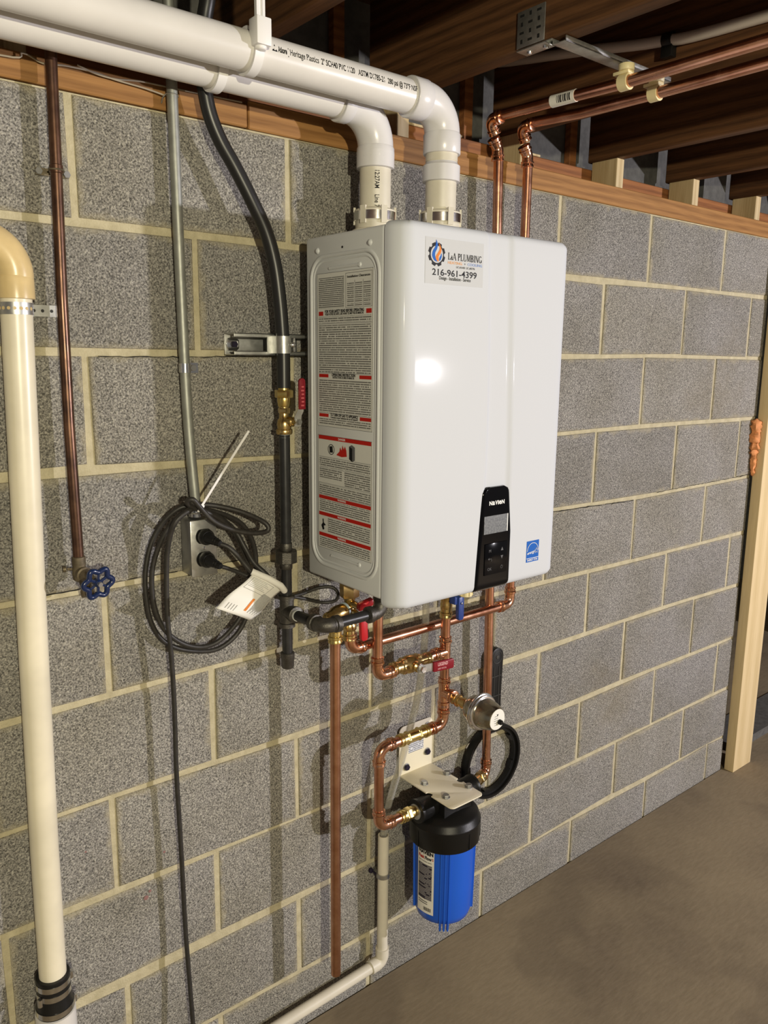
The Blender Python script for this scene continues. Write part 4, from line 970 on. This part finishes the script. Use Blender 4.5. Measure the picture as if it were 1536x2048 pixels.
for k in range(40):
    a = 2*PI*k/40; m.obox((FX+.0862*math.cos(a), FY+.0862*math.sin(a), .443), (-math.sin(a),math.cos(a),0), (math.cos(a),math.sin(a),0), (0,0,1), .0018, .0012, .04) if k % 5 == 0 else None
cap = m.build('cap', BLKP, t, smooth=45)
for s in (-1, 1):
    m = MB(); m.lathe((FX,FY,.5165), (s,0,0), [(.030,.0250),(.050,.0262),(.086,.0268),(.088,.0285),(.094,.0283),(.095,.025),(.095,.016)], 32); m.build('port', BLKP, t)
m = MB(); m.lathe((FX-.094,FY,.5165), (-1,0,0), [(0,.0185),(.003,.0185),(.004,.015)], 24); m.build('port_ring', GALV, t)
prof = [(0,.0),(.002,.050),(.012,.0655),(.028,.0705),(.10,.0720),(.20,.0735),(.214,.0740)]
m = MB(); m.lathe((FX,FY,.2105), (0,0,1), prof, 64)
va = math.atan2(-1.25, -1.215)
for a in (va-.07, va+.07, va+.21, va-1.30, va+1.45, va+2.2, va-2.2):
    front = abs(a-va-.07) < .2
    for (z0, r0), (z1, r1) in (((.205 if front else .234,.066 if front else .0714),(.235,.0715)), ((.235,.0715),(.42,.0745))):
        d = Vector((math.cos(a), math.sin(a), 0)); s_ = Vector((-d.y, d.x, 0))
        P = [Vector((FX,FY,z)) + d*(r+o) + s_*w for z, r in ((z0,r0),(z1,r1)) for o, w in ((-.004,-.0032),(.0030,-.0018),(.0030,.0018),(-.004,.0032))]
        m.add(P, [(0,1,5,4),(1,2,6,5),(2,3,7,6),(0,3,2,1),(4,5,6,7)])
m.build('sump', SUMP, t, smooth=40)
def cylp(a, z, dr=.0006):
    r = .0715 + (z-.24)*.0115 + dr; return Vector((FX+r*math.cos(a), FY+r*math.sin(a), z))
la0, la1 = va-.97, va-.30
def patch(mb, a0, z0, a1, z1, dr, n=14, mi=0):
    V = [cylp(a0+(a1-a0)*i/n, z, dr) for z in (z0, z1) for i in range(n+1)]
    mb.add(V, [(i, i+1, i+n+2, i+n+1) for i in range(n)], mi)
m = MB(); patch(m, la0, .2455, la1, .4195, .0008); flab = m.build('product_label', PAPER, t)
m = MB(); patch(m, la0+.06, .283, la1-.07, .377, .0013); m.build('dark_panel', PRINTL, flab)
lt = lambda ztop: (lambda x, y: cylp(la0+.07+x/.0735, ztop+y, .0014))
m = MB(); text_on(m, 'NAVIEN', .0130, (0,0,0), (1,0,0), (0,0,1), .0007, 'LEFT', .042, 0, lt(.4035)); text_on(m, 'Flow', .0120, (0,0,0), (1,0,0), (0,0,1), .0005, 'LEFT', .0185, 0, lambda x, y: lt(.3905)(x+.0195, y))
for k in range(3): text_on(m, 'water treatment system', .0052, (0,0,0), (1,0,0), (0,0,1), 0, 'LEFT', .038, 0, lt(.3825)) if k == 0 else None
for k in range(12):
    a = la0+.30+.024*k; patch(m, a, .2525, a+(.014 if k % 3 else .008), .262, .0014, 1)
for z in (.2755, .2700): patch(m, la0+.07, z, la0+.45, z+.0018, .0014, 4)
m.build('lettering', INK, flab, smooth=0)
m = MB(); text_on(m, 'Peak', .0120, (0,0,0), (1,0,0), (0,0,1), .0004, 'LEFT', .0185, 0, lt(.3905)); text_on(m, 'S', .009, (0,0,0), (1,0,0), (0,0,1), .0002, 'LEFT', None, 0, lambda x, y: lt(.3915)(x+.0385, y)); m.build('red_lettering', INKR, flab, smooth=0)
# spanner for the filter hung on the wall
t = thing('filter_wrench', 'black plastic ring wrench hung on wall beside the filter', 'wrench', (1.012, -.012, .5))
WXc, WZ = 1.013, .490
m = MB(); rg = []
m.lathe((WXc,-.0095,WZ), (0,-1,0), [(0,.0875),(0,.1035),(.003,.1045),(.020,.1045),(.022,.1030),(.022,.0965),(.014,.0960),(.014,.0875),(0,.0875)], 64, caps=False)
for k in range(5):
    a = PI*.18+k*PI*.42; m.obox((WXc+.0865*math.cos(a),-.0165,WZ+.0865*math.sin(a)), (-math.sin(a),0,math.cos(a)), (math.cos(a),0,math.sin(a)), (0,1,0), .022, .008, .013)
m.build('ring', BLKP, t, smooth=40)
hz0, hz1, hw0 = WZ+.088, .812, .0235
pol = [(-.036,-.005),(.036,-.005),(.022,.035),(.0205,.10),(hw0,hz1-hz0-.024)] + [(hw0*math.cos(a), hz1-hz0-.024+hw0*math.sin(a)) for a in [PI*i/10 for i in range(1,10)]] + [(-hw0,hz1-hz0-.024),(-.0205,.10),(-.022,.035)]
m = MB(); m.prism(pol, (WXc+.001,-.0095,hz0), (1,0,0), (0,0,1), (0,-.016,0)); hd_ = m.build('handle', BLKP, t, bevel=.002)
m = MB()
rib = M('black_rib', (.05,.05,.05), .3)
for x in (-.010, .008): m.box(WXc+x, -.0268, hz0+.03, WXc+x+.0016, -.0250, hz1-.052)
for z in (.04, .10, .155): m.box(WXc-.018, -.0268, hz0+z, WXc+.018, -.0250, hz0+z+.0018)
m.torus((WXc+.001,-.0258,hz1-.026), (0,1,0), .0165, .0011, 24, 6); m.lathe((WXc+.001,-.0254,hz1-.025), (0,-1,0), [(0,.006),(.002,.005),(.0025,0)], 14); m.build('rib', rib, hd_)

# ------------------------------------------------------------------ condensate drain and clear tube
t = thing('condensate_pipe', 'narrow cream plastic drain pipe elbowing along the wall base', 'pipe', (.627, -.033, .08))
RS = .0133; sx, sy, sz = .627, -.033, .083
m = MB(); m.lathe((sx,sy,.118), (0,0,1), [(0,RS),(.312,RS),(.312,RS-.0028),(.280,RS-.0028)], 28, caps=False); m.build('riser', PVCS, t, smooth=35)
m = MB(); arc = arc_corner((sx,sy,sz), (0,0,-1), (-1,0,-.035), .016, 8); m.tube(arc, RS+.0026, 24); m.cyl(arc[0], arc[0]+Vector((0,0,.022)), RS+.0034, 24); dd = Vector((-1,0,-.035)).normalized(); m.cyl(arc[-1], arc[-1]+dd*.022, RS+.0034, 24); m.build('elbow', PVCS, t)
m = MB(); m.cyl((sx-.03,sy,sz-.001), (sx-.62,sy,sz-.0205), RS, 28); m.build('floor_run', PVCS, t)
m = MB(); 
t2 = thing('pipe_clamp', 'small grey clamp ring on the riser of the narrow drain pipe', 'clamp', (sx, sy, .325))
m.lathe((sx,sy,.318), (0,0,1), [(0,RS+.0004),(0,RS+.0030),(.011,RS+.0030),(.011,RS+.0004)], 26, caps=False); m.box(sx-.005, sy+RS, .319, sx+.005, -.0025, .328); m.build('ring', GALV, t2, smooth=30)
m = MB(); m.lathe((.612,-.0025,.3245), (0,-1,0), [(0,.0065),(.005,.006),(.007,.003)], 14); m.cyl((.612,-.004,.3245), (sx-.012,sy+.008,.3235), .002, 8); m.lathe((.645,-.0025,.3375), (0,-1,0), [(0,.005),(.005,.005),(.006,.002)], 12); m.build('screw', INKN, t2)
TP = [(.636,-.16,1.124),(.637,-.16,1.06),(.650,-.15,.999),(.668,-.13,.92),(.674,-.118,.855)]
TP = [(.702,-.080,1.126),(.704,-.078,1.055),(.712,-.074,.99),(.716,-.068,.92),(.712,-.064,.842),(.700,-.062,.765),(.682,-.060,.700),(.660,-.056,.621),(.641,-.050,.554),(.632,-.040,.498),(.628,-.034,.448),(.627,-.033,.415)]
m = MB(); pts = catmull(TP, 7); m.tube(pts, .0085, 16, caps=False); m.tube(pts, .0068, 14, caps=False)
tag(m.build('clear_tube', CLEAR), 'clear vinyl drain tube drooping from heater into the cream pipe', 'tube')

# ------------------------------------------------------------------ electrical: conduit, box, cords
t = thing('electrical_conduit', 'grey steel conduit running down wall to the outlet box', 'conduit', (.165, -.02, 1.26))
m = MB(); m.tube(catmull([(.160,-.022,2.33),(.1615,-.021,2.10),(.1625,-.020,2.0),(.1645,-.020,1.74),(.1670,-.020,1.52),(.1705,-.021,1.40),(.1745,-.026,1.30),(.1755,-.027,1.270)], 6), .0093, 20); m.build('tube', EMT, t)
m = MB(); m.lathe((.1755,-.027,1.266), (0,0,1), [(0,.014),(.006,.014),(.008,.0115),(.022,.0115),(.024,.0098)], 18); m.lathe((.1875,-.027,1.282), (1,-.2,0), [(-.002,.004),(.004,.0035)], 10); m.build('connector', CHROME, t)
t = thing('conduit_strap', 'small bright steel strap fixing the grey conduit to wall', 'strap', (.166, -.01, 1.535))
m = MB(); m.lathe((.1667,-.020,1.528), (0,0,1), [(0,.0095),(0,.0108),(.016,.0108),(.016,.0095)], 24, caps=False); m.box(.176, -.0042, 1.527, .200, -.0028, 1.545); m.box(.1755, -.019, 1.528, .1770, -.003, 1.544); m.build('strap', CHROME, t, smooth=30)
m = MB(); m.hexp((.1895,-.0040,1.536), (.1895,-.0085,1.536), .0062); m.build('bolt', STEELD, t)
t = thing('conduit_tie', 'thin wire tie round the grey conduit just under the vents', 'tie', (.163,-.02,1.985))
m = MB(); m.torus((.1625,-.020,1.985), (.1,0,1), .0100, .0012, 24, 6); m.tube([(.153,-.019,1.987),(.149,-.012,1.981),(.1495,-.006,1.974)], .0011, 6); m.build('wire', GALV, t)
BX0, BX1, BZ0, BZ1, BY = .152, .2045, 1.156, 1.2625, -.045
t = thing('outlet_box', 'surface-mounted steel outlet box with two black plugs in it', 'outlet', ((BX0+BX1)/2, 0, BZ0))
m = MB(); m.box(BX0+.001, -.0030, BZ0+.001, BX1-.001, BY+.001, BZ1-.001); m.build('box', STEELD, t, bevel=.004)
m = MB(); m.box(BX0, BY, BZ0, BX1, BY-.0035, BZ1); cov = m.build('cover_plate', GALV, t, bevel=.003)
m = MB(); m.lathe(((BX0+BX1)/2, BY-.0034, (BZ0+BZ1)/2), (0,-1,0), [(0,.003),(.0015,.0026),(.002,0)], 12); m.build('screw', CHROME, cov)
for z in (1.2315, 1.1885):
    m = MB(); xc = (BX0+BX1)/2; m.prism([(.0165*math.cos(a), max(-.0135, min(.0135, .0165*math.sin(a)))) for a in [2*PI*i/28 for i in range(28)]], (xc, BY-.0032, z), (1,0,0), (0,0,1), (0,-.0022,0)); m.build('receptacle', BLKP, cov)
def cord(name, label, paths, plug_z=None, r=.0046, extra=None):
    t = thing(name, label, 'power cord', paths[0][0])
    for p in paths:
        m = MB(); m.tube(catmull(p, 6), r, 10); m.build('cable', CORD, t)
    if plug_z:
        xc = (BX0+BX1)/2; d = Vector((.16,-1,-.10)).normalized(); o = Vector((xc, BY-.0054, plug_z))
        m = MB(); m.lathe(o, (0,-1,0), [(0,.0135),(.003,.0150),(.012,.0148),(.018,.0125)], 20)
        m.lathe(o+Vector((0,-.016,0)), (.3,-1,-.22), [(0,.0115),(.006,.0095),(.016,.0080),(.018,.0066),(.021,.0078),(.024,.0062),(.027,.0070),(.031,.0052)], 16); m.build('plug', RUBBER, t)
    return t
xc = (BX0+BX1)/2
p1 = [(xc+.007,BY-.042,1.2245),(.200,-.098,1.218),(.213,-.106,1.204),(.225,-.11,1.187),(.238,-.115,1.169),(.256,-.115,1.153),(.286,-.11,1.131),(.313,-.098,1.112)]
p2 = [(xc+.007,BY-.042,1.1815),(.197,-.092,1.178),(.218,-.094,1.168),(.236,-.098,1.158),(.249,-.102,1.150),(.275,-.102,1.135),(.302,-.094,1.118),(.325,-.066,1.100),(.352,-.031,1.083),(.411,-.030,1.062),(.450,-.034,1.048),(.474,-.048,1.050),(.478,-.055,1.066),(.466,-.05,1.082),(.44,-.036,1.082),(.40,-.03,1.074),(.372,-.028,1.074)]
coil_a = [(.156,-.05,1.291),(.136,-.045,1.289),(.115,-.035,1.272),(.097,-.025,1.245),(.083,-.02,1.209),(.075,-.018,1.163),(.076,-.018,1.116),(.083,-.018,1.074),(.102,-.018,1.038),(.131,-.018,1.015),(.171,-.02,1.0),(.207,-.025,.997),(.238,-.03,1.011),(.261,-.035,1.038),(.276,-.04,1.078),(.288,-.04,1.126),(.291,-.04,1.172),(.28,-.045,1.211),(.256,-.05,1.245),(.219,-.055,1.268),(.172,-.06,1.285)]
coil_b = [(.172,-.06,1.285),(.145,-.062,1.287),(.122,-.055,1.27),(.103,-.045,1.243),(.09,-.035,1.206),(.083,-.03,1.169),(.084,-.028,1.122),(.093,-.028,1.082),(.11,-.03,1.051),(.139,-.03,1.025),(.172,-.032,1.012),(.202,-.036,1.015),(.227,-.042,1.033),(.249,-.048,1.06),(.263,-.05,1.093),(.271,-.05,1.127),(.264,-.055,1.169),(.246,-.06,1.212),(.219,-.065,1.25),(.186,-.07,1.274),(.155,-.075,1.289)]
loop_r = [(.155,-.075,1.289),(.135,-.08,1.301),(.133,-.085,1.309),(.14,-.09,1.31),(.148,-.09,1.301),(.16,-.09,1.286),(.178,-.095,1.266),(.207,-.1,1.25),(.243,-.105,1.239),(.275,-.105,1.237),(.282,-.105,1.245),(.272,-.1,1.257),(.239,-.095,1.275),(.204,-.085,1.288),(.172,-.075,1.295),(.155,-.07,1.292)]
drop = [(.155,-.07,1.292),(.132,-.072,1.284),(.114,-.07,1.269),(.107,-.06,1.241),(.104,-.05,1.198),(.103,-.045,1.132),(.104,-.043,1.074),(.107,-.042,1.03),(.11,-.04,.964),(.111,-.038,.873),(.11,-.037,.769),(.113,-.036,.608),(.115,-.035,.439),(.117,-.040,.31),(.118,-.050,.188),(.122,-.066,.09),(.145,-.085,.022),(.20,-.12,.0075),(.27,-.15,.0065)]
st3 = [(.172,-.06,1.285),(.206,-.06,1.265),(.234,-.065,1.237),(.248,-.075,1.205),(.258,-.09,1.177),(.276,-.104,1.154),(.313,-.098,1.112)]
cA = cord('power_cord', 'thick black cord coiled in big loops under the conduit, hanging to floor', [coil_a + coil_b[1:], loop_r + drop[1:], st3 + p1[::-1][1:]], 1.2315, .0047)
cB = cord('power_cord', 'thinner black cord from the lower plug running behind the gas pipe', [p2], 1.1885, .0036)
# paper tag folded round the coiled cord
m = MB(); o = Vector((.238,-.122,1.167)); eu, ev = Vector((.302,-.117,1.122))-o, Vector((.153,-.137,1.121))-o
V, F = [], []; nu, nv = 12, 14
wn_ = eu.cross(ev).normalized(); wn_ = wn_ if wn_.y < 0 else -wn_
for j in range(nv+1):
    for i in range(nu+1):
        a, b = i/nu, j/nv
        curl = .010*math.sin(a*PI)*(1-b*.5) - .012*(a**3)*b + .003*math.sin(b*7+a*3)
        cut = eu*0
        V.append(o + eu*a*(1+.12*b) + ev*b*(1-.12*a) + wn_*curl)
for j in range(nv):
    for i in range(nu): F.append((j*(nu+1)+i, j*(nu+1)+i+1, (j+1)*(nu+1)+i+1, (j+1)*(nu+1)+i))
m.add(V, F); cord_tag = m.build('warning_tag', PAPER, None, smooth=60)
tag(cord_tag, 'creased white paper warning tag with orange band on the coiled cord', 'tag')
sol = cord_tag.modifiers.new('thickness', 'SOLIDIFY'); sol.thickness = .0005
def tagp(a, b, d=.0008):
    curl = .010*math.sin(a*PI)*(1-b*.5) - .012*(a**3)*b + .003*math.sin(b*7+a*3)
    return o + eu*a*(1+.12*b) + ev*b*(1-.12*a) + wn_*(curl+d)
def tagpatch(mb, a0, b0, a1, b1, d=.0008, n=8):
    V = [tagp(a0+(a1-a0)*i/n, b0+(b1-b0)*j/n, d) for j in range(n+1) for i in range(n+1)]
    mb.add(V, [(j*(n+1)+i, j*(n+1)+i+1, (j+1)*(n+1)+i+1, (j+1)*(n+1)+i) for j in range(n) for i in range(n)])
m = MB()
for k in range(6): tagpatch(m, .10, .10+.035*k, .45+.07*(k % 3), .106+.035*k, n=4)
for k in range(12): tagpatch(m, .62+.028*k, .30, .630+.028*k, .86-.05*(k % 3), n=4)
for k in range(4): tagpatch(m, .12+.06*k, .78, .128+.06*k, .93, n=3)
tagpatch(m, .07, .07, .076, .36, n=3); tagpatch(m, .07, .07, .66, .076, n=4); tagpatch(m, .07, .354, .66, .36, n=4); tagpatch(m, .654, .07, .66, .36, n=3)
m.build('fine_print', INKG, cord_tag, smooth=0)
m = MB(); tagpatch(m, .50, .50, .56, .84); m.build('orange_band', INKO, cord_tag, smooth=0)
m = MB(); m.tube([tagp(-.06,-.02,.002), tagp(.3,-.03,.006), tagp(.7,-.03,.007), tagp(1.06,-.02,.002)], .0062, 12); m.build('rolled_edge', PAPER, cord_tag)
t = thing('cable_tie', 'white cable tie sticking up from the coiled cord at the conduit', 'cable tie', (.156, -.078, 1.288))
zp = [(.1535,-.080,1.285),(.160,-.084,1.297),(.181,-.088,1.328),(.214,-.092,1.375),(.250,-.096,1.425)]
m = MB()
for a, b in zip(zp, zp[1:]):
    a, b = Vector(a), Vector(b); d = (b-a); m.obox((a+b)/2, d, d.cross(Vector((0,1,0))), (0,1,0), d.length*1.02, .0042, .0013)
m.build('tail', NYLON, t); m = MB(); m.obox((.1585,-.084,1.294), (.45,0,.9), (.9,0,-.45), (0,1,0), .009, .008, .006); m.build('head', NYLON, t, bevel=.001)
for k, pts in enumerate(([(-.35,-.012,1.996),(-.102,-.012,1.99),(-.07,-.012,2.0),(-.042,-.012,1.992),(-.01,-.014,1.995),(.034,-.012,1.996),(.069,-.012,1.992),(.119,-.012,1.989),(.150,-.016,1.984)],
                         [(.01,-.012,2.001),(.036,-.014,1.994),(.069,-.012,1.993),(.111,-.012,1.998),(.154,-.012,1.999),(.30,-.010,2.003)])):
    m = MB(); m.tube(catmull(pts, 6), .0014, 6); tag(m.build('loose_wire', COBWEB), ('thin twisted wire sagging along the orange sill plate to the conduit', 'second thin wire branching right along top of the orange sill plate')[k], 'wire')

# ------------------------------------------------------------------ old copper pipe and drain valve, big drain pipe
t = thing('old_copper_pipe', 'tarnished brown copper pipe running down wall at left', 'pipe', (-.045, -.03, 1.2))
m = MB(); m.tube([(-.033,-.03,2.33),(-.035,-.03,2.0),(-.038,-.03,1.84),(-.0425,-.03,1.64),(-.0445,-.03,1.445),(-.0435,-.03,1.222)], .0089, 20); m.build('tube', COPPERO, t)
m = MB(); m.lathe((-.038,-.03,1.832), (0,0,1), [(0,.0089),(.001,.0102),(.012,.0102),(.013,.0089)], 20); m.build('collar', COPPERO, t)
t = thing('pipe_hanger', 'rusty split clip and screws holding the brown copper pipe', 'clip', (-.038, -.01, 1.836))
m = MB(); m.box(-.062, -.006, 1.8315, -.014, -.0030, 1.8425); m.torus((-.0385,-.030,1.837), (0,0,1), .0108, .0014, 20, 6); m.cyl((-.0385,-.019,1.837), (-.0385,-.004,1.837), .004, 10); m.build('clip', BRASSO, t)
for x in (-.058, -.0155):
    m = MB(); m.hexp((x,-.006,1.837), (x,-.011,1.837), .0058); m.build('screw', STEELD, t)
t = thing('drain_valve', 'old brass drain valve with blue handwheel on the brown pipe', 'valve', (-.043, -.03, 1.19))
m = MB(); m.lathe((-.0435,-.03,1.2235), (0,0,-1), [(0,.0098),(.001,.0112),(.014,.0112),(.016,.0105),(.030,.0120),(.040,.011),(.044,.006)], 20)
m.lathe((-.0430,-.03,1.196), (.16,-1,-.14), [(0,.010),(.010,.0125),(.016,.0135),(.018,.011),(.028,.0105),(.034,.008),(.048,.0055)], 20); m.build('body', BRASSO, t)
m = MB(); m.lathe((-.041,-.042,1.190), (.05,-.5,-1), [(0,.009),(.020,.0095),(.024,.0115),(.034,.0115)], 18); m.tube([(-.0435,-.026,1.200),(-.060,-.020,1.2015)], .0028, 8); m.lathe((-.062,-.019,1.2015), (-1,.2,0), [(0,.005),(.005,.005)], 10); m.build('spout', BRASSO, t)
wc, wd_ = Vector((-.0335,-.090,1.1885)), Vector((.16,-1,-.14)).normalized(); wu, wv, ww = basis(wd_)
m = MB(); n = 72
pts = [wc + (wu*math.cos(2*PI*i/n) + wv*math.sin(2*PI*i/n))*(.0225+.0034*math.cos(6*2*PI*i/n)) for i in range(n)]
m.tube(pts, .0046, 12, closed=True)
for k in range(3):
    a = 2*PI*k/3+PI/6; m.tube([wc + (wu*math.cos(a)+wv*math.sin(a))*.003, wc + (wu*math.cos(a)+wv*math.sin(a))*.021], .0027, 8)
for k in range(3):
    a = 2*PI*k/3+PI/2; m.tube([wc + (wu*math.cos(a)+wv*math.sin(a))*.003, wc + (wu*math.cos(a)+wv*math.sin(a))*.021], .0023, 8)
m.lathe(wc-wd_*.005, wd_, [(0,.0075),(.008,.0070),(.010,.005)], 16); m.build('handwheel', BLUEH, t)
m = MB(); m.hexp(wc+wd_*.004, wc+wd_*.009, .0046); m.build('wheel_nut', STEELD, t)
t = thing('drain_pipe', 'large cream plastic drain pipe with elbow at far left', 'pipe', (-.13, -.035, .4))
RD = .0232
DP = [(-.1125,-.036,1.655),(-.119,-.036,1.41),(-.128,-.036,1.08),(-.136,-.036,.716),(-.1395,-.036,.430)]
m = MB(); m.tube(DP, RD, 32); m.build('riser', PVCC, t)
m = MB(); m.lathe((-.1118,-.036,1.640), (0,0,1), [(0,RD),(.001,RD+.0036),(.030,RD+.0036),(.034,RD+.0022)], 32); arc = arc_corner((-.1105,-.036,1.727), (0,0,1), (-1,0,.02), .052, 14); m.tube([(-.1116,-.036,1.665)]+arc, RD+.0024, 32)
m.cyl(arc[-1], arc[-1]+Vector((-.035,0,0)), RD+.0036, 32); m.build('elbow', PVCE, t); m = MB(); m.cyl(arc[-1]+Vector((-.02,0,0)), arc[-1]+Vector((-.9,0,.018)), RD, 28); m.build('branch', PVCC, t)
t = thing('pipe_strap', 'perforated steel strap wrapped round the large cream drain pipe', 'strap', (-.113, -.03, 1.625))
m = MB(); m.lathe((-.1135,-.036,1.617), (0,0,1), [(0,RD+.0002),(0,RD+.0014),(.018,RD+.0014),(.018,RD+.0002)], 32, caps=False); m.box(-.092, -.0045, 1.617, -.0435, -.0032, 1.635); m.box(-.0905, -.033, 1.617, -.0890, -.0035, 1.635); st_ = m.build('band', GALV, t, smooth=30)
m = MB()
for k in range(7):
    a = -PI*.95+k*.36; d = Vector((math.cos(a), math.sin(a), 0)); m = MB(); m.lathe(Vector((-.1135,-.036,1.626))+d*(RD+.0013), d, [(0,.0026),(.0004,.0026)], 10); m.build('hole', PVCE, st_, smooth=0)
m = MB()
for x in (-.079, -.066, -.052):
    m = MB(); m.lathe((x,-.0045,1.626), (0,-1,0), [(0,.0026),(.0004,.0026)], 10); m.build('screw_hole', SEALB, st_, smooth=0)
t = thing('rubber_coupling', 'black rubber coupling with steel bands at foot of large drain pipe', 'coupling', (-.14, -.036, .3))
cx0 = -.1395
m = MB(); m.lathe((cx0,-.036,.468), (0,0,-1), [(0,RD+.0005),(0,RD+.0052),(.003,RD+.0062),(.006,RD+.0055),(.046,RD+.0055),(.056,RD+.0090),(.072,RD+.0095),(.073,RD+.004)], 36); m.build('sleeve', RUBBER, t)
for z in (.460, .441, .409):
    rr_ = RD+.0056 if z > .42 else RD+.0096
    m = MB(); m.lathe((cx0,-.036,z), (0,0,-1), [(0,rr_),(0,rr_+.0009),(.0105,rr_+.0009),(.0105,rr_)], 36, caps=False); a = Vector((-.85,-.5,0)) if .42 < z < .45 else Vector((.9,-.1,0))
    m.lathe(Vector((cx0,-.036,z-.006))+a*(rr_+.0045)-Vector((0,.0,.008)), (0,0,1), [(0,.0045),(.014,.0045)], 10); m.build('hose_band', CHROME, t, smooth=30)
m = MB(); m.lathe((cx0,-.036,.396), (0,0,-1), [(0,RD+.0055),(.002,RD+.0115),(.055,RD+.0115),(.06,RD+.006),(.394,RD+.006)], 32); m.build('lower_pipe', PVCW, t)
